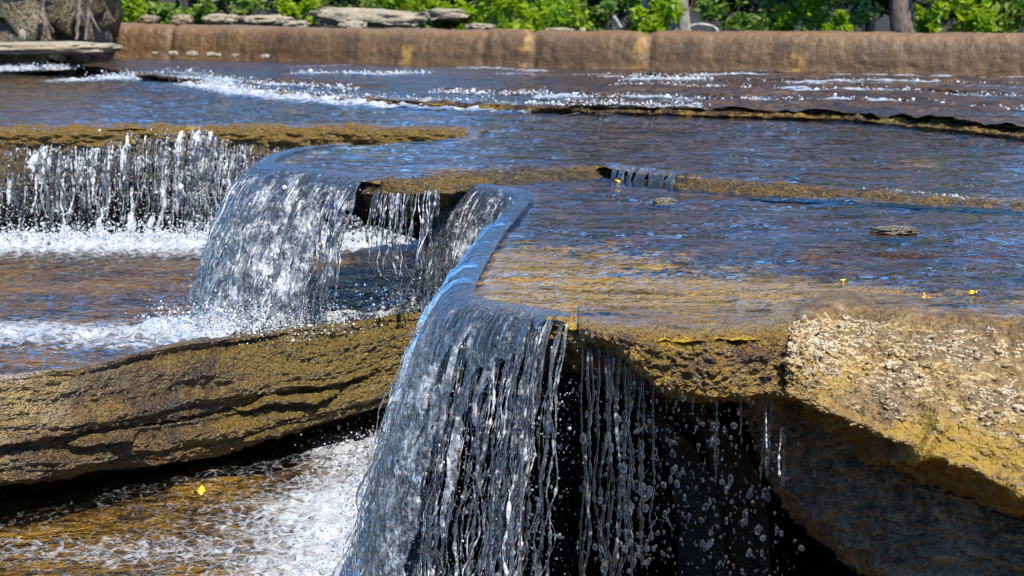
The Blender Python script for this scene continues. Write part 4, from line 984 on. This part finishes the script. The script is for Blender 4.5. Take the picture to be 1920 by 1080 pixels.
stone('stone', 280, 36, 18.5, .09, .1, .04, M['grey'], 8, 'small dark stone nearest the cliff in the row of stones')
stone('stone', 900, 50, 18.0, .14, .1, .03, M['pale'], 9, 'low tan stone on the crest under the light green bush')
stone('stone', 1048, 58, 17.0, .14, .1, .028, M['pale'], 10, 'low tan stone on the crest under the lime bush')
stone('stone', 1092, 57, 17.0, .03, .03, .025, M['pale'], 11, 'small white pebble on the crest right of the tan stone')
tm = Mesh(); limb(tm, Py(1152, 32, 18.2), Py(1166, 54, 17.6), .02, .014, 3, 8, .02); tag(tm.build('branch', M['bark_pale']), 'short pale leaning branch among the bushes behind the weir', 'branch')
K = 24; th = np.linspace(0, math.pi, K); rt = np.array([Py(1290 + 28 * (1 - math.cos(a)), 62 - 18 * math.sin(a) ** .6 + 4 * (1 - math.cos(a)) * .5, 17.0) for a in th])
tm = Mesh(); tubes(tm, rt[None], np.full((1, K), .014), 8); tag(tm.build('root', M['bark_pale']), 'curved pale root arching over the crest of the weir', 'root')
M['cliff'] = rock_mat('cliff_rock', [(.004, .004, .004), (.012, .011, .010), (.035, .029, .024), (.16, .125, .09)], wet=0, sc=.8, bump=1.0, strat=.3)
stone('cliff', 60, -40, 17.2, .66, .7, .75, M['cliff'], 21, 'dark rugged cliff block with pale vertical streaks at the left end of the weir', 'cliff', amp=.3, freq=5)
stone('stone', 70, 90, 15.2, .66, .25, .05, M['pale'], 22, 'flat pale stone slab lying in the water below the dark cliff', amp=.18)
for k, (xa, xb, xc, lab) in enumerate([(84, 78, 96, 'pale crooked root hanging down the dark cliff, nearest the white stone'), (146, 150, 142, 'pale root hanging down the dark cliff, middle one of three'), (172, 166, 160, 'pale root at the right edge of the dark cliff')]):
    tm = Mesh(); limb(tm, Py(xa, -30, 16.3), Py(xb, 25, 16.2), .022, .02, 40 + k, 10, .1); limb(tm, Py(xb, 25, 16.2), Py(xc, 76, 16.0), .022, .012, 44 + k, 10, .08); limb(tm, Py(xb, 20, 16.2), Py(xb + 22, 62, 16.1), .012, .006, 48 + k, 8, .12)
    tag(tm.build('root', M['bark_dark']), lab, 'root')
stone('stone', 42, 66, 15.4, .028, .03, .045, M['pale'], 23, 'small bright white upright stone standing on the flat pale slab')
for k, (px, py, s_) in enumerate([(290, 100, .02), (325, 100, .03), (360, 101, .035), (395, 102, .03), (408, 103, .022), (441, 104, .022), (497, 106, .028)]):
    stone('stone', px, py, 16.6 - k * .09, s_ * 1.5, s_, s_ * .7, M['pale'], 30 + k, 'little cream stone in the line along the left foot of the weir', 'stone', 'cream stones along the foot of the weir')
# small stones and leaves in the shallow water
stone('stone', 1246, 379, 6.6, .04, .05, .014, M['slab'], 41, 'small mossy stone just breaking the surface near the algae step')
stone('stone', 1680, 432, 5.8, .07, .06, .012, M['dark'], 42, 'dark low stone making a ripple on the right of the nearest ledge')
t = NT('yellow_leaf'); M['yleaf'] = t.out(t.n('BsdfPrincipled', Base_Color=t.mix(t.sstep(t.noise(t.pos(), 120, 4), .4, .62), (.72, .5, .015), (.4, .22, .02)), Roughness=.5))
t = NT('orange_leaf'); M['oleaf'] = t.out(t.n('BsdfPrincipled', Base_Color=(.5, .24, .03), Roughness=.45))
def leaf(loc, s, seed, mat, label, tilt=.3):
    r = np.random.default_rng(seed); K = 22; a = np.linspace(0, 2 * math.pi, K, endpoint=False)
    rad = s * (.75 + .28 * np.cos(a) + .22 * np.cos(a * 3 + seed) + r.normal(0, .13, K)); 
    ring = np.stack([rad * np.cos(a), rad * np.sin(a), s * .3 * np.cos(2 * a + seed) + s * .16 * r.normal(0, 1, K)], 1)
    V = np.vstack([[[0, 0, s * .08]], ring * .55 + [0, 0, s * .03], ring]); 
    i1 = np.arange(1, K + 1); i2 = np.roll(i1, -1); f3_ = np.stack([0 * i1, i1, i2], 1); f4_ = np.stack([i1, i1 + K, i2 + K, i2], 1)
    m = Mesh(); m.add(V, f4_, f3_); o = m.build('leaf', mat); o.location = tuple(loc); o.rotation_euler = (r.normal(.35, tilt), r.normal(0, tilt), r.uniform(0, 6))
    return tag(o, label, 'leaf')
leaf(Pz(372, 920, ZP2 + .025), .026, 1, M['yleaf'], 'crumpled yellow leaf floating on the lower foaming pool')
leaf(Pz(1830, 547, .002), .014, 2, M['yleaf'], 'yellow leaf under the right part of the nearest sheet of water')
leaf(Pz(1735, 556, .002), .012, 3, M['oleaf'], 'orange leaf left of the yellow one on the nearest sheet of water')
leaf(Pz(1580, 525, .004), .008, 4, M['yleaf'], 'tiny yellow leaf near the dry rock on the nearest sheet of water')
leaf(Pz(1158, 338, .006), .016, 5, M['yleaf'], 'yellow-green leaf caught at the notch in the algae step')
